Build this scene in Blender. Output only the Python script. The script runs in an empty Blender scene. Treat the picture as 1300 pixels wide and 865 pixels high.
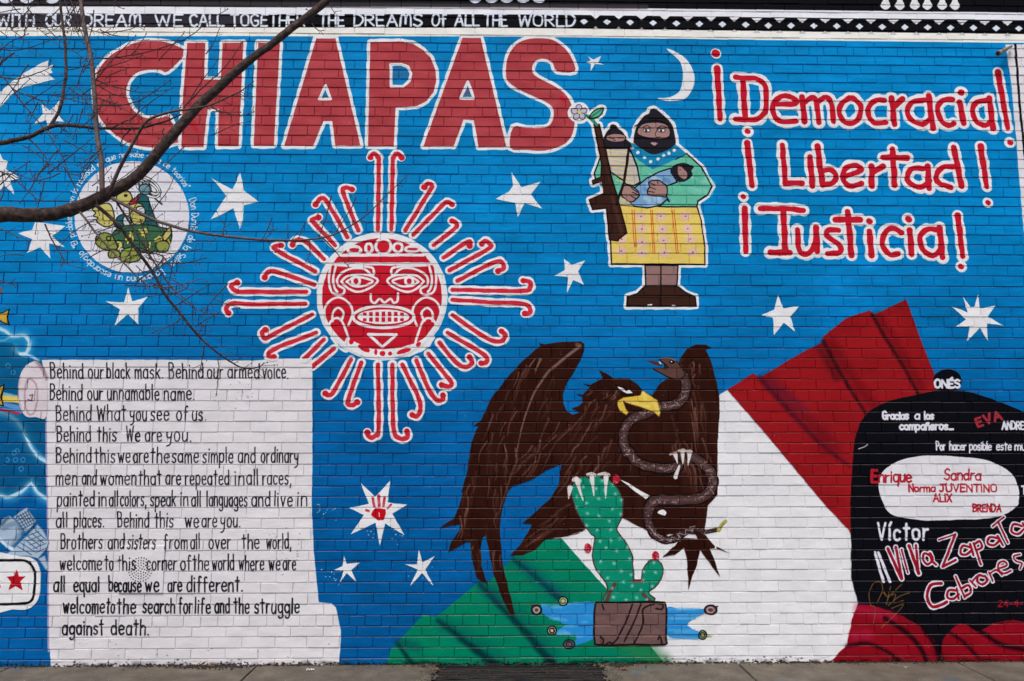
import bpy, math, random
import numpy as np
from mathutils import Vector, Matrix
from mathutils.geometry import delaunay_2d_cdt

random.seed(7); rng = np.random.default_rng(7)
scene = bpy.context.scene
COL = scene.collection

# ---------------------------------------------------------------- camera, sky, sun, exposure
CAM = dict(D=5.5, h=1.484, pitch=math.radians(6.8), yaw=math.radians(1.1), roll=0.0, f=1023.0)
_p, _y, _r = CAM['pitch'], CAM['yaw'], CAM['roll']
F = Vector((math.sin(_y)*math.cos(_p), math.cos(_y)*math.cos(_p), math.sin(_p)))
R0 = Vector((math.cos(_y), -math.sin(_y), 0)); U0 = R0.cross(F)
CR = R0*math.cos(_r) + U0*math.sin(_r); CU = U0*math.cos(_r) - R0*math.sin(_r)
cd = bpy.data.cameras.new('camera'); cam = bpy.data.objects.new('camera', cd); COL.objects.link(cam)
cd.sensor_width = 36; cd.lens = CAM['f']/1300*36; cd.clip_end = 2000; cd.clip_start = .05
m = Matrix((CR, CU, -F)).transposed().to_4x4(); m.translation = Vector((0, -CAM['D'], CAM['h']))
cam.matrix_world = m; scene.camera = cam

SUN_EL, SUN_AZ = 62, 200       # azimuth clockwise from +y (the wall's normal points to -y)
world = bpy.data.worlds.new('World'); scene.world = world; world.use_nodes = True
nt = world.node_tree; bg = nt.nodes['Background']
sky = nt.nodes.new('ShaderNodeTexSky'); sky.sky_type = 'NISHITA'; sky.sun_disc = False
sky.sun_elevation = math.radians(SUN_EL); sky.sun_rotation = math.radians(SUN_AZ)
sky.dust_density = 3.5; sky.air_density = .8; sky.ozone_density = .6
nt.links.new(sky.outputs[0], bg.inputs[0]); bg.inputs[1].default_value = .12
sd = bpy.data.lights.new('sun', 'SUN'); sd.energy = 1.5; sd.angle = math.radians(12); sd.color = (1, .985, .965)
so = bpy.data.objects.new('sun', sd); COL.objects.link(so)
_d = Vector((math.sin(math.radians(SUN_AZ))*math.cos(math.radians(SUN_EL)), math.cos(math.radians(SUN_AZ))*math.cos(math.radians(SUN_EL)), math.sin(math.radians(SUN_EL))))
so.rotation_euler = _d.to_track_quat('Z', 'Y').to_euler(); so.location = (0, -6, 12)
vs = scene.view_settings; vs.view_transform = 'Standard'; vs.look = 'None'; vs.gamma = 1; vs.use_curve_mapping = False
vs.exposure = 0.57

# ---------------------------------------------------------------- photograph pixel -> place
def ray(x, y):
    return F + CR*((x-650)/CAM['f']) - CU*((y-432.5)/CAM['f'])
def W(x, y):                       # pixel -> (x, z) on the wall plane y = 0
    d = ray(x, y); t = CAM['D']/d.y
    return (t*d.x, CAM['h'] + t*d.z)
def AT(x, y, yy):                  # pixel -> 3D point on the plane y = yy
    d = ray(x, y); t = (yy+CAM['D'])/d.y
    return Vector((t*d.x, yy, CAM['h'] + t*d.z))
S_PX = 1/186.0                     # metres per photo pixel on the wall
FR = {'t1': (0, 0, 3.933), 't2': (320, 0, 3.933), 't3': (640, 0, 3.933), 't4': (970, 0, 3.933),
      't5': (0, 210, 3.933), 't6': (320, 210, 3.933), 't7': (640, 210, 3.933), 't8': (970, 210, 3.933),
      'u1': (0, 420, 3.933), 'u2': (320, 420, 3.933), 'u3': (640, 420, 3.933), 'u4': (970, 420, 3.933),
      'v1': (0, 640, 3.845), 'v2': (320, 640, 3.845), 'v3': (640, 640, 3.845), 'v4': (970, 640, 3.845),
      'w4': (720, 120, 6.18), 'w5': (740, 240, 5.406), 'w6': (80, 190, 5.089), 'w8': (0, 640, 5.77),
      'x1': (550, 420, 5.405), 'x2': (550, 570, 3.93), 'x3': (720, 420, 5.405), 'x4': (720, 560, 5.405),
      'x5': (650, 660, 4.218), 'x6': (900, 370, 5.09), 'x7': (1070, 450, 4.552), 'x8': (1070, 630, 3.93),
      'r1': (380, 380, 5), 'r2': (380, 550, 5), 'r3': (380, 692, 5), 'r4': (560, 200, 5), 'p': (0, 0, 1)}
def T(s, fr='p'):
    out = []; f = FR[fr]
    for tok in s.split():
        if ',' not in tok: f = FR[tok]; continue
        a, b = tok.split(','); out.append((f[0]+float(a)/f[2], f[1]+float(b)/f[2]))
    return out
def smooth(pts, closed=False, n=6):
    if len(pts) < 3: return list(pts)
    P = list(pts); L = len(P); out = []
    rngk = range(L if closed else L-1)
    for i in rngk:
        if closed: a, b, c, d = P[i-1], P[i], P[(i+1) % L], P[(i+2) % L]
        else: a, b, c, d = P[max(i-1, 0)], P[i], P[i+1], P[min(i+2, L-1)]
        for k in range(n):
            t = k/n; t2 = t*t; t3 = t2*t
            out.append(tuple(.5*(2*b[j]+(c[j]-a[j])*t+(2*a[j]-5*b[j]+4*c[j]-d[j])*t2+(3*b[j]-a[j]-3*c[j]+d[j])*t3) for j in (0, 1)))
    if not closed: out.append(tuple(P[-1]))
    return out
def ell(cx, cy, rx, ry, fr='p', n=28, a=0):
    f = FR[fr]; o = []
    for k in range(n):
        t = 2*math.pi*k/n; x = rx*math.cos(t); y = ry*math.sin(t)
        x, y = x*math.cos(a)-y*math.sin(a), x*math.sin(a)+y*math.cos(a)
        o.append((f[0]+(cx+x)/f[2], f[1]+(cy+y)/f[2]))
    return o
def resample(pts, step, closed=False):
    P = list(pts)+([pts[0]] if closed else []); out = []
    for a, b in zip(P, P[1:]):
        n = max(1, int(math.hypot(b[0]-a[0], b[1]-a[1])/step))
        for k in range(n): t = k/n; out.append((a[0]+(b[0]-a[0])*t, a[1]+(b[1]-a[1])*t))
    if not closed: out.append(P[-1])
    return out
def inside(p, poly):
    x, y = p; r_ = False
    for (x0, y0), (x1, y1) in zip(poly, poly[1:]+poly[:1]):
        if (y0 > y) != (y1 > y) and x < (x1-x0)*(y-y0)/(y1-y0)+x0: r_ = not r_
    return r_
def shaky(pts, amp=.35, step=3.0, closed=False):
    q = resample(pts, step, closed); n = len(q); ph = random.random()*6; ph2 = random.random()*6
    o = []
    for i, (x, y) in enumerate(q):
        k = amp*(0 if (not closed and i in (0, n-1)) else 1)
        o.append((x+k*(.6*math.sin(i*.9+ph)+random.uniform(-.6, .6)), y+k*(.6*math.sin(i*.7+ph2)+random.uniform(-.6, .6))))
    return o

# ---------------------------------------------------------------- the paint layer: a raster of the wall in wall coordinates
CX0, CX1, CZ0, CZ1, RES = -4.6, 4.6, -.06, 4.86, 400.0
CW, CH = int((CX1-CX0)*RES), int((CZ1-CZ0)*RES)
IMG = np.zeros((CH, CW, 3), np.float32)
def cpx(pts):                      # photo px -> canvas px
    return np.array([((x-CX0)*RES, (z-CZ0)*RES) for x, z in (W(*p) for p in pts)], np.float64)
def blend(cov, x0, y0, color, alpha=1.0):
    h, w = cov.shape; xa, ya = max(0, x0), max(0, y0); xb, yb = min(CW, x0+w), min(CH, y0+h)
    if xb <= xa or yb <= ya: return
    c = (cov[ya-y0:yb-y0, xa-x0:xb-x0]*alpha)[..., None].astype(np.float32)
    IMG[ya:yb, xa:xb] = IMG[ya:yb, xa:xb]*(1-c) + np.array(color, np.float32)/255*c
SUB = 3
def coverage(polys):
    allp = np.concatenate(polys); x0 = int(allp[:, 0].min())-2; y0 = int(allp[:, 1].min())-2
    w = int(allp[:, 0].max())+4-x0; h = int(allp[:, 1].max())+3-y0
    L, X = [], []
    for P in polys:
        a = P; b = np.roll(P, -1, 0)
        for (ax, ay), (bx, by) in zip(a, b):
            if ay == by: continue
            if ay > by: ax, ay, bx, by = bx, by, ax, ay
            k0 = math.ceil((ay-y0)*SUB-.5); k1 = math.ceil((by-y0)*SUB-.5)
            if k1 <= k0: continue
            k = np.arange(k0, k1); yy = (k+.5)/SUB+y0
            L.append(k); X.append(ax+(yy-ay)*(bx-ax)/(by-ay)-x0)
    if not L: return np.zeros((h, w)), x0, y0
    L = np.concatenate(L); X = np.concatenate(X); o = np.lexsort((X, L)); L = L[o]; X = X[o]
    D = np.zeros((h, w+2)); r = L//SUB; fl = np.floor(X).astype(int); fr = X-fl
    sgn = np.where(np.arange(len(X)) % 2 == 0, 1.0, -1.0)/SUB
    np.add.at(D, (r, fl), sgn*(1-fr)); np.add.at(D, (r, fl+1), sgn*fr)
    return np.clip(np.cumsum(D, 1)[:, :w], 0, 1), x0, y0
def fill(pts, color, alpha=1.0, holes=(), wob=.3):
    polys = [cpx(shaky(p, wob, 3, True) if wob else p) for p in [pts]+list(holes)]
    c, x0, y0 = coverage(polys); blend(c, x0, y0, color, alpha)
def stroke(pts, color, r, r2=None, soft=0, alpha=1.0, closed=False, wob=.25, dry=0):
    """r in photo px; soft = feather width in photo px"""
    q = shaky(pts, wob, 4, closed) if wob else list(pts)
    if closed: q = q+[q[0]]
    P = cpx(q); n = len(P); k = RES*S_PX
    rr = np.linspace(r, r if r2 is None else r2, n)*k*(1+.08*np.sin(np.arange(n)*1.3+random.random()*6))
    sf = max(1.0, soft*k); pad = rr.max()+sf+1
    x0, y0 = int(P[:, 0].min()-pad), int(P[:, 1].min()-pad)
    w, h = int(P[:, 0].max()+pad)-x0+1, int(P[:, 1].max()+pad)-y0+1
    C = np.zeros((h, w), np.float32)
    for i in range(n-1):
        (ax, ay), (bx, by) = P[i], P[i+1]; ra, rb = rr[i], rr[i+1]; pd = max(ra, rb)+sf
        xa, xb = int(min(ax, bx)-pd)-x0, int(max(ax, bx)+pd)+2-x0
        ya, yb = int(min(ay, by)-pd)-y0, int(max(ay, by)+pd)+2-y0
        xa, ya = max(xa, 0), max(ya, 0); xb, yb = min(xb, w), min(yb, h)
        gx = np.arange(xa, xb)+x0+.5; gy = np.arange(ya, yb)+y0+.5
        dx, dy = bx-ax, by-ay; L2 = dx*dx+dy*dy+1e-9
        t = np.clip(((gx[None]-ax)*dx+(gy[:, None]-ay)*dy)/L2, 0, 1)
        d = np.hypot(gx[None]-(ax+t*dx), gy[:, None]-(ay+t*dy))
        c = np.clip(((ra+(rb-ra)*t)-d)/sf+.5, 0, 1)
        np.maximum(C[ya:yb, xa:xb], c, out=C[ya:yb, xa:xb])
    if soft: C = C*C*(3-2*C)
    if dry: C *= (1-dry*vnoise(h, w, 3, 14))
    blend(C, x0, y0, color, alpha)
def vnoise(h, w, sy, sx):
    gh, gw = int(h/sy)+3, int(w/sx)+3; g = rng.random((gh, gw)).astype(np.float32)
    y = np.arange(h)/sy; x = np.arange(w)/sx; yi = y.astype(int); xi = x.astype(int)
    fy = (y-yi)[:, None]; fx = (x-xi)[None]; fy = fy*fy*(3-2*fy); fx = fx*fx*(3-2*fx)
    a = g[yi][:, xi]; b = g[yi][:, xi+1]; c = g[yi+1][:, xi]; d = g[yi+1][:, xi+1]
    return (a*(1-fx)+b*fx)*(1-fy)+(c*(1-fx)+d*fx)*fy

# ---------------------------------------------------------------- hand lettering (single strokes)
G = {}
def _g(spec):
    for line in spec.strip().split('\n'):
        ch, w, rest = line.split(' ', 2); st = []
        for s in rest.split(';'):
            s = s.strip(); sm = s.startswith('~'); cl = s.startswith('@'); s = s.lstrip('~@')
            pts = [tuple(map(float, t.split(','))) for t in s.split()]
            if sm: pts = smooth(pts, False, 3)
            if cl: pts = smooth(pts, True, 3); pts.append(pts[0])
            st.append(pts)
        G[ch] = (float(w), st)
_g('''a 4 ~4,4.5 2.5,6 .6,5 0,3 .5,.8 2,0 3.5,1 4,3;4,6 4,0
b 4 0,10 0,0;~0,4 1.5,6 3.5,5.5 4,3 3.4,.6 1.6,0 0,1.5
c 3.5 ~3.5,5 2,6 .4,5 0,3 .5,.8 2,0 3.5,.8
d 4 4,10 4,0;~4,4.3 2.5,6 .5,5 0,3 .6,.7 2,0 4,1.5
e 3.8 ~0,3.2 3.7,3.4 3.4,5.3 2,6 .5,5 0,3 .6,.7 2.2,0 3.8,.9
f 3 ~3,9.4 2,10 1.2,9 1.2,7 1.2,0;0,6 2.8,6
g 4 ~4,4.5 2.3,6 .4,5 0,3.2 .7,1 2.2,.5 4,2;~4,6 4,-1 3.2,-2.8 1.5,-3 .3,-2.2
h 3.6 0,10 0,0;~0,4 1.4,6 3,5.6 3.6,4 3.6,0
i .6 .3,6 .3,0;.3,8.2 .3,8.5
j 1.6 ~1.4,6 1.4,-1 .6,-2.8 -.6,-2.6;1.4,8.2 1.4,8.5
k 3.5 0,10 0,0;3.4,6 0,2.6;1,3.6 3.5,0
l .6 .3,10 .3,0
m 5.6 0,6 0,0;~0,4 1.2,6 2.4,5.5 2.8,4 2.8,0;~2.8,4 4,6 5.2,5.5 5.6,4 5.6,0
n 3.6 0,6 0,0;~0,4 1.4,6 3,5.6 3.6,4 3.6,0
ñ 3.6 0,6 0,0;~0,4 1.4,6 3,5.6 3.6,4 3.6,0;~.4,7.8 1.4,8.4 2.2,7.9 3.2,8.4
o 4 @2,6 .4,5 0,3 .5,.8 2,0 3.5,.8 4,3 3.6,5
p 4 0,6 0,-3.5;~0,4.5 1.6,6 3.5,5.4 4,3 3.4,.7 1.6,0 0,1.2
q 4 4,6 4,-3.5;~4,4.5 2.4,6 .5,5.4 0,3 .6,.7 2.4,0 4,1.2
r 2.6 0,6 0,0;~0,3.5 1,5.5 2.6,5.8
s 3.2 ~3.2,5.2 1.8,6 .3,5 .6,3.6 2.6,2.6 3,1 1.6,0 0,.8
t 3 1.5,9.4 1.5,0;0,6.8 3.1,6.9
u 3.6 ~0,6 0,2 .8,.2 2.2,0 3.6,2;3.6,6 3.6,0
v 3.6 0,6 1.8,0 3.6,6
w 5 0,6 1.3,0 2.5,5 3.8,0 5,6
x 3.6 0,6 3.6,0;3.6,6 0,0
y 3.8 ~0,6 .3,3 2,2.4 3.6,3.4;~3.8,6 3.2,0 2,-2.4 0,-3
í .6 .3,6 .3,0;.2,7.6 1.2,9.4
A 5 0,0 2.5,10 5,0;.9,3.6 4.1,3.6
B 4.2 .2,0 0,10;~0,10 2.5,10 3.8,8.5 3.4,6.3 0,5.4;~0,5.4 3,5.2 4.2,3 3,.3 0,0
C 4.2 ~4.2,8.5 2.6,10 .6,8.5 0,5 .7,1.4 2.6,0 4.2,1.4
D 4.2 0,0 0,10;~0,10 2.5,9.6 4.2,7 4.2,3.5 2.6,.4 0,0
E 3.6 3.6,10 0,10 0,0 3.6,0;0,5.2 3,5.2
É 3.6 3.6,10 0,10 0,0 3.6,0;0,5.2 3,5.2;1.4,11.6 2.8,13.2
F 3.4 3.6,10 0,10 0,0;0,5.2 3,5.2
G 4.4 ~4.3,8.6 2.6,10 .6,8.5 0,5 .7,1.4 2.6,0 4.3,1.6;4.3,1.6 4.3,4.6 2.4,4.6
H 4.2 0,10 0,0;4.2,10 4.2,0;0,5 4.2,5
I .8 .4,10 .4,0
J 3.6 0,10 3.6,10;~2.4,10 2.6,3 2,.6 1,0 0,1.4
L 3.4 0,10 0,0 3.6,0
M 5.4 ~0,0 .4,8 1.6,10 2.6,7 2.7,2;~2.7,6 3.8,10 5,8.6 5.4,0
N 4.2 0,0 0,10 4.2,0 4.2,10
O 4.6 @2.3,10 .5,8.4 0,5 .5,1.4 2.3,0 4.1,1.4 4.6,5 4.2,8.5
P 4 0,0 0,10;~0,10 2.8,9.8 4,7.6 3,5 0,4.6
R 4.2 0,0 0,10;~0,10 2.8,9.8 4,7.6 3,5.4 0,4.8;1.4,4.9 4.2,0
S 4 ~3.9,8.8 2.2,10 .4,8.6 .6,6.2 3.2,4.4 3.9,2 2.2,0 0,1.2
T 4.4 0,10 4.4,10;2.2,10 2.2,0
U 4.2 ~0,10 0,3 1,.2 3.2,.2 4.2,3 4.2,10
V 4.4 0,10 2.2,0 4.4,10
W 6.4 0,10 1.6,0 3.2,8 4.9,0 6.4,10
X 4.2 0,10 4.2,0;4.2,10 0,0
Z 4.2 0,10 4.2,10 0,0 4.2,0
2 3.6 ~0,8 1.6,10 3.4,8.4 2.6,5 0,0;0,0 3.6,0
4 3.6 2.8,0 2.8,10 0,3.4 3.8,3.4
. .6 .3,.1 .4,.3
, 1 .6,.6 .1,-1.8
- 2.4 0,4 2.4,4
" 1.4 0,10 0,8;1.4,10 1.4,8''')
LETTER = []                        # collected strokes for the lettering films: (key, pts, r)
def word(txt, x0, x1, y, h, r, color, key=None, x1y=None, gap=1.5, wob=.25, halo=None):
    """one word fitted between x0 and x1 (photo px), baseline y (y at x1 = x1y)"""
    tot = sum(G[c][0] for c in txt)+gap*(len(txt)-1); x1y = y if x1y is None else x1y
    L = math.hypot(x1-x0, x1y-y); ux, uy = (x1-x0)/L, (x1y-y)/L; sx = L/tot; sy = h/10; cx = 0; ss = []
    for c in txt:
        w, st = G[c]; jy = random.uniform(-.25, .25); js = random.uniform(.96, 1.05); sl = random.uniform(-.03, .04)
        for s in st:
            q = []
            for a, b in s:
                X = (cx+a+sl*b)*sx; Y = (b*js+jy)*sy
                q.append((x0+ux*X+uy*Y, y+uy*X-ux*Y))
            ss.append(q)
        cx += w+gap
    if halo:
        for q in ss: stroke(q, halo[0], halo[1], wob=wob)
    for q in ss:
        stroke(q, color, r*random.uniform(.9, 1.15), wob=wob)
        if key: LETTER.append((key, q, r))
    return ss
def text(spec, y, h, r, color, key=None, tight=1, **k):
    for t in spec.split('|'):
        w, a, b = t.strip().rsplit(' ', 2); a, b = float(a), float(b); sh = min(.06*(b-a), 1.6)*tight; word(w, a+sh*.3, b-sh, y, h, r, color, key, **k)

# ---------------------------------------------------------------- the mural
FILM = []                          # (kind name, silhouettes, holes, parent index, label)
def film(name, polys, label=None, parent=None, holes=()):
    FILM.append((name, polys, list(holes), parent, label)); return len(FILM)-1
def capsules(pts, r, r2=None):     # a stroke as overlapping polygons (photo px)
    out = []; n = len(pts); r2 = r if r2 is None else r2
    for i in range(n-1):
        (ax, ay), (bx, by) = pts[i], pts[i+1]; a = math.atan2(by-ay, bx-ax); ra = r+(r2-r)*i/(n-1); rb = r+(r2-r)*(i+1)/(n-1)
        q = [(bx+rb*math.cos(a+t), by+rb*math.sin(a+t)) for t in (-1.57, -.8, 0, .8, 1.57)]
        q += [(ax+ra*math.cos(a+t), ay+ra*math.sin(a+t)) for t in (1.57, 2.35, 3.14, 3.93, 4.71)]
        out.append(q)
    return out
WHITE = (233, 232, 230); BLACK = (14, 15, 22); RED = (190, 22, 40); BRED = (184, 74, 78)

# ground colour: blue, deeper towards the pavement
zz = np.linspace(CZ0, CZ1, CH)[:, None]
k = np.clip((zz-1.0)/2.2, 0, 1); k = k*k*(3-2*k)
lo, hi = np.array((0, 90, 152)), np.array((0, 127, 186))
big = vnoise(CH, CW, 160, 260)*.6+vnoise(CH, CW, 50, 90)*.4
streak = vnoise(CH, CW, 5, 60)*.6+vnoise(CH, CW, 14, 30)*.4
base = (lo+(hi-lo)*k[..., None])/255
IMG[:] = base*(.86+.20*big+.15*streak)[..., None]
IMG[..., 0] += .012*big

# ---- banner courses on top
BY = {}
def band(y0l, y0r, y1l, y1r, color, alpha=1):
    fill([(-250, y0l-(y0r-y0l)*.19), (650, y0l+(y0r-y0l)*.10), (900, y0l+(y0r-y0l)*.42), (1560, y0r+2), (1560, y1r+2), (900, y1l+(y1r-y1l)*.42), (650, y1l+(y1r-y1l)*.10), (-250, y1l)], color, alpha, wob=0)
band(-80, -80, 45.5, 56, (243, 240, 229))  # top course white raised: stronger sky light up here put into the colour
band(-80, -80, 34.5, 44.5, (13, 13, 18))
band(-80, -80, 17.5, 26.5, (238, 238, 240))
band(-80, -80, 8.0, 17.0, (13, 13, 18))
stroke([(-40, 4.5), (300, 5), (620, 7.5), (820, 9)], (70, 62, 64), 3.4, soft=3, alpha=.75, wob=0)
stroke([(-40, 26), (250, 26), (330, 26)], (62, 56, 66), 8.5, soft=2, alpha=.75, wob=0)
BN = (222, 228, 236)
text('WITH -3 44|OUR 58 91|DREAM. 105 185|WE 197 233|CALL 241 285|TOGETHER 293 388|THE 405 438|DREAMS 449 537|Of 548 567|ALL 577 609|THE 614 645|WORLD 657 731', 33.2, 14.6, 1.35, BN, 'banner')
dc = [T('t3 %d,%d' % (398+i*115.3, 108+i*2.4))[0] for i in range(8)]+[T('t4 %d,%d' % (20+i*113.8, 128+i*1.4))[0] for i in range(12)]+[(1322, 37), (1351, 38)]
for i, (x, y) in enumerate(dc):
    q = [(x-5.2, y), (x, y-3.9), (x+5.2, y), (x, y+4.2)]; fill(q, BN, wob=.2); film('painted_diamond', [q])
    if i:
        fill([(x-14.5-7, y-9.4), (x-14.5+7, y-9.4), (x-14.5, y-3.6)], WHITE, wob=.2)
        fill([(x-14.5-5, y+9.6), (x-14.5+5, y+9.6), (x-14.5, y+5.6)], (200, 198, 196), wob=.2)
for x in (8, 34, 66): fill(ell(x, -2, 9, 6.5), BN)
for x in (603, 624, 643, 664, 684): fill(ell(x, -2, 8, 6), BN)
for x in (1124, 1142, 1161, 1177, 1196, 1212):
    q = smooth([(x-6.5, 8), (x-4, 2), (x, -8), (x+4, 2), (x+6.5, 8), (x, 12.8)], True, 4); fill(q, WHITE); film('painted_drop', [q])
# white panel with black line at the right end
fill([(1276, 57), (1284, 110), (1290, 180), (1294, 232), (1299, 290), (1304, 320), (1560, 320), (1560, 52)], (226, 222, 222))
stroke([(1288.5, 57), (1291, 90), (1294, 130), (1298, 172), (1304, 230)], (20, 18, 22), 1.6)

# ---- CHIAPAS
CH_L = {'C': ('t1 925,265 880,230 820,210 750,205 680,213 620,238 560,272 520,310 490,355 476,410 472,470 480,540 500,590 540,640 600,690 660,720 730,735 800,735 860,718 895,702 870,640 838,582 800,590 740,592 700,578 660,543 637,500 629,460 636,420 655,388 690,360 740,349 800,350 838,356', []),
 'H': ('t1 935,215 1025,215 1018,398 1103,398 1112,215 1215,215 1190,730 1088,730 1092,543 1035,545 1015,735 905,735 912,500', []),
 'I': ('t2 30,213 138,218 108,727 8,727', []),
 'A': ('t2 320,193 415,193 540,727 415,727 400,604 355,604 303,730 160,730', ['t2 366,428 335,496 393,496']),
 'P': ('t2 590,210 740,208 800,218 850,248 890,288 915,350 918,410 905,460 870,505 820,530 716,537 706,730 578,730', ['t2 692,323 745,322 778,336 793,368 785,404 752,432 694,432']),
 'A2': ('t2 1050,190 1140,190 1268,732 1130,735 1108,600 1055,598 1005,730 855,730', ['t2 1077,410 1040,492 1106,492']),
 'S': ('t3 350,357 265,357 240,312 200,293 157,303 138,340 150,375 200,405 280,450 325,500 345,560 350,620 335,680 290,725 200,752 110,748 30,737 45,636 110,640 200,638 238,610 247,560 225,520 150,483 60,440 15,400 8,350 20,280 60,223 110,198 170,192 240,200 300,240 340,300', [])}
for ch, (o, hs) in CH_L.items():
    o = T(o); hs = [T(h) for h in hs]
    if ch in 'CS': o = smooth(o, True, 3)
    stroke(o, WHITE, 4.3, closed=True)
    fill(o, BRED, holes=hs, wob=.25)
    c, x0, y0 = coverage([cpx(o)])
    blend(c*vnoise(c.shape[0], c.shape[1], 18, 45), x0, y0, (158, 46, 54), .6)
    for h in hs: stroke(h, WHITE, 1.9, closed=True)
    film('painted_letter', [o], 'large brick red letter %s with white outline' % ch[0], holes=hs)
stroke(T('t1 950,600 980,650'), (200, 20, 40), 3, soft=5, alpha=.5)
stroke(T('t3 285,490 300,500'), (200, 10, 40), 3, soft=4, alpha=.6)

# ---- slogans
WORDS = {
 'Democracia': ['t3 1155,386 1200,392 1260,395 1300,425 1308,490 1300,560 1260,598 1200,598 1153,596', 't3 1190,394 1202,598',
  't4 45,520 155,520 150,495 115,480 70,490 42,530 50,580 90,608 158,605', 't4 188,485 200,608', 't4 205,510 245,487 262,520 272,613', 't4 265,510 310,487 335,520 345,608',
  't4 425,490 385,520 375,570 400,610 440,615 475,585 480,530 450,495 425,490', 't4 600,502 560,500 525,530 520,575 550,615 605,612', 't4 635,490 650,622', 't4 648,535 690,495',
  't4 800,500 740,510 715,550 735,600 790,622 830,590', 't4 820,480 842,642', 't4 940,497 890,502 865,540 880,600 920,627 945,617', 't4 975,512 995,617', 't4 980,463 984,464',
  't4 1110,502 1060,512 1040,550 1055,605 1100,627 1135,602', 't4 1122,492 1142,642'],
 'Libertad': ['t4 90,725 105,915 188,916', 't4 228,785 240,930', 't4 265,732 290,925', 't4 280,855 330,850 357,880 340,915 290,925',
  't4 400,882 480,852 465,830 425,830 395,860 395,900 430,932 485,917', 't4 535,832 537,930', 't4 540,862 592,832', 't4 640,745 650,925', 't4 592,787 713,790',
  't4 800,842 740,842 715,877 725,915 780,937 825,902', 't4 815,832 822,942', 't4 950,832 890,837 860,872 870,915 930,937', 't4 945,737 985,930'],
 'Justicia': ['t8 -20,217 100,216 195,226', 't8 95,225 105,437', 't8 30,435 128,437', 't8 165,322 175,428 220,440 250,400 258,315', 't8 258,312 264,430',
  't8 370,325 320,325 312,352 375,400 375,435 315,442', 't8 415,232 435,450', 't8 355,272 478,272', 't8 525,330 535,450', 't8 523,279 528,281',
  't8 685,337 640,315 600,340 590,400 625,445 668,442', 't8 725,325 735,445', 't8 718,268 722,272', 't8 865,322 810,322 775,360 790,420 840,450 880,422', 't8 875,312 890,460']}
MARKS = [['t3 1062,342 1077,596', 't3 1054,267 1058,269'], ['t3 1212,715 1237,928', 't3 1213,656 1217,658'], ['t7 1200,215 1205,430', 't7 1191,156 1195,158'],
         ['t4 1165,362 1215,640', 't4 1225,713 1229,714'], ['t4 1080,732 1110,935', 't4 1113,1012 1117,1014'], ['t8 965,252 990,455', 't8 980,505 984,507']]
def slogan(strokes, big=True):
    q = []
    for s in strokes:
        p = T(s); p = smooth(p, False, 4) if len(p) > 3 else p; q.append(p)
    return q
for w_, st in WORDS.items():
    q = slogan(st)
    for p in q: stroke(p, WHITE, 8.2, wob=.7)
    for p in q: stroke(p, (196, 24, 44), 3.6 if len(p) > 2 else 4.0, wob=.45)
    caps = []
    for p in q: caps += capsules(p if len(p) < 4 else p[::3]+[p[-1]], 7.4)
    film('painted_word', caps, 'red slogan word %s with thick white outline' % w_)
for st, nm in zip(MARKS, ('left of Democracia', 'left of Libertad', 'left of Justicia', 'right of Democracia', 'right of Libertad', 'right of Justicia')):
    a, b = T(st[0]), T(st[1])
    stroke(a, WHITE, 7.6, wob=.5); stroke(b, WHITE, 7.2, wob=.3)
    stroke(a, (196, 24, 44), 4.3, 3.4); stroke(b, (196, 24, 44), 3.4 if nm != 'left of Democracia' else 5)
    film('painted_exclamation_mark', capsules(a, 7.6)+capsules(b, 7.2), 'red exclamation mark '+nm)

# ---- stars and moon
STARS = [('t3 415,281 445,300 484,280 470,314 500,326 453,322 430,358 432,320 402,315 430,303', 'small white star beside the crescent moon'),
 ('t5 1200,35 1218,125 1292,183 1218,200 1212,272 1198,322 1165,215 1110,245 1052,272 1095,205 1130,155 1100,115 1052,62 1110,95 1160,120', 'large white star between the medallion and the sun'),
 ('t5 640,608 660,680 740,655 690,715 692,797 640,745 570,803 600,720 528,680 620,685', 'white star under the medallion'),
 ('t5 90,340 160,320 175,285 240,290 328,305 260,355 325,410 245,390 252,468 200,410 133,440 160,370', 'white star left of the medallion, half behind the limb'),
 ('t1 165,625 215,570 208,520 250,555 300,500 285,565 320,610 270,605 245,660 232,600', 'white star under the comet'),
 ('t5 0,-60 15,-30 40,-20 30,20 105,65 50,80 75,150 20,100 0,130 -40,90 -30,0', 'white star cut by the left edge'),
 ('r4 445,93 490,160 510,190 632,153 570,235 642,327 530,290 485,382 470,290 343,266 430,215 455,180', 'large white star right of the sun'),
 ('r4 777,643 830,682 914,653 868,725 907,812 838,780 797,862 803,760 716,753 785,715', 'white star left of the woman'),
 ('x6 445,22 480,110 584,95 525,165 555,262 482,205 418,285 412,170 335,155 420,118', 'white star above the red flag stripe'),
 ('t8 990,653 1030,708 1048,705 1067,643 1075,710 1087,715 1154,700 1115,755 1195,802 1110,790 1117,878 1075,812 1010,882 1025,805 953,807 1005,770 933,703 1015,735', 'eight pointed white star at the right'),
 ('r2 387,313 480,405 576,303 560,440 684,455 590,512 668,650 545,575 510,717 483,570 323,645 410,520 313,475 440,450', 'white star with a red handprint'),
 ('r3 282,66 300,120 383,112 330,160 360,233 300,180 252,246 280,165 216,158 275,135', 'small white star near the scroll'),
 ('r3 757,28 782,110 860,70 800,155 851,262 778,180 703,260 750,155 665,122 745,122', 'small white star beside the green stripe')]
for s, lb in STARS:
    q = T(s); fill(q, WHITE, wob=.3); film('painted_star', [q], lb)
q = T('t1 0,460 60,410 120,365 200,320 244,303 240,330 267,325 255,350 264,365 240,372 274,398 200,415 120,435 60,470 0,540'); fill([(-30, 145)]+q+[(-30, 165)], WHITE); film('painted_comet', [q])
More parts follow.
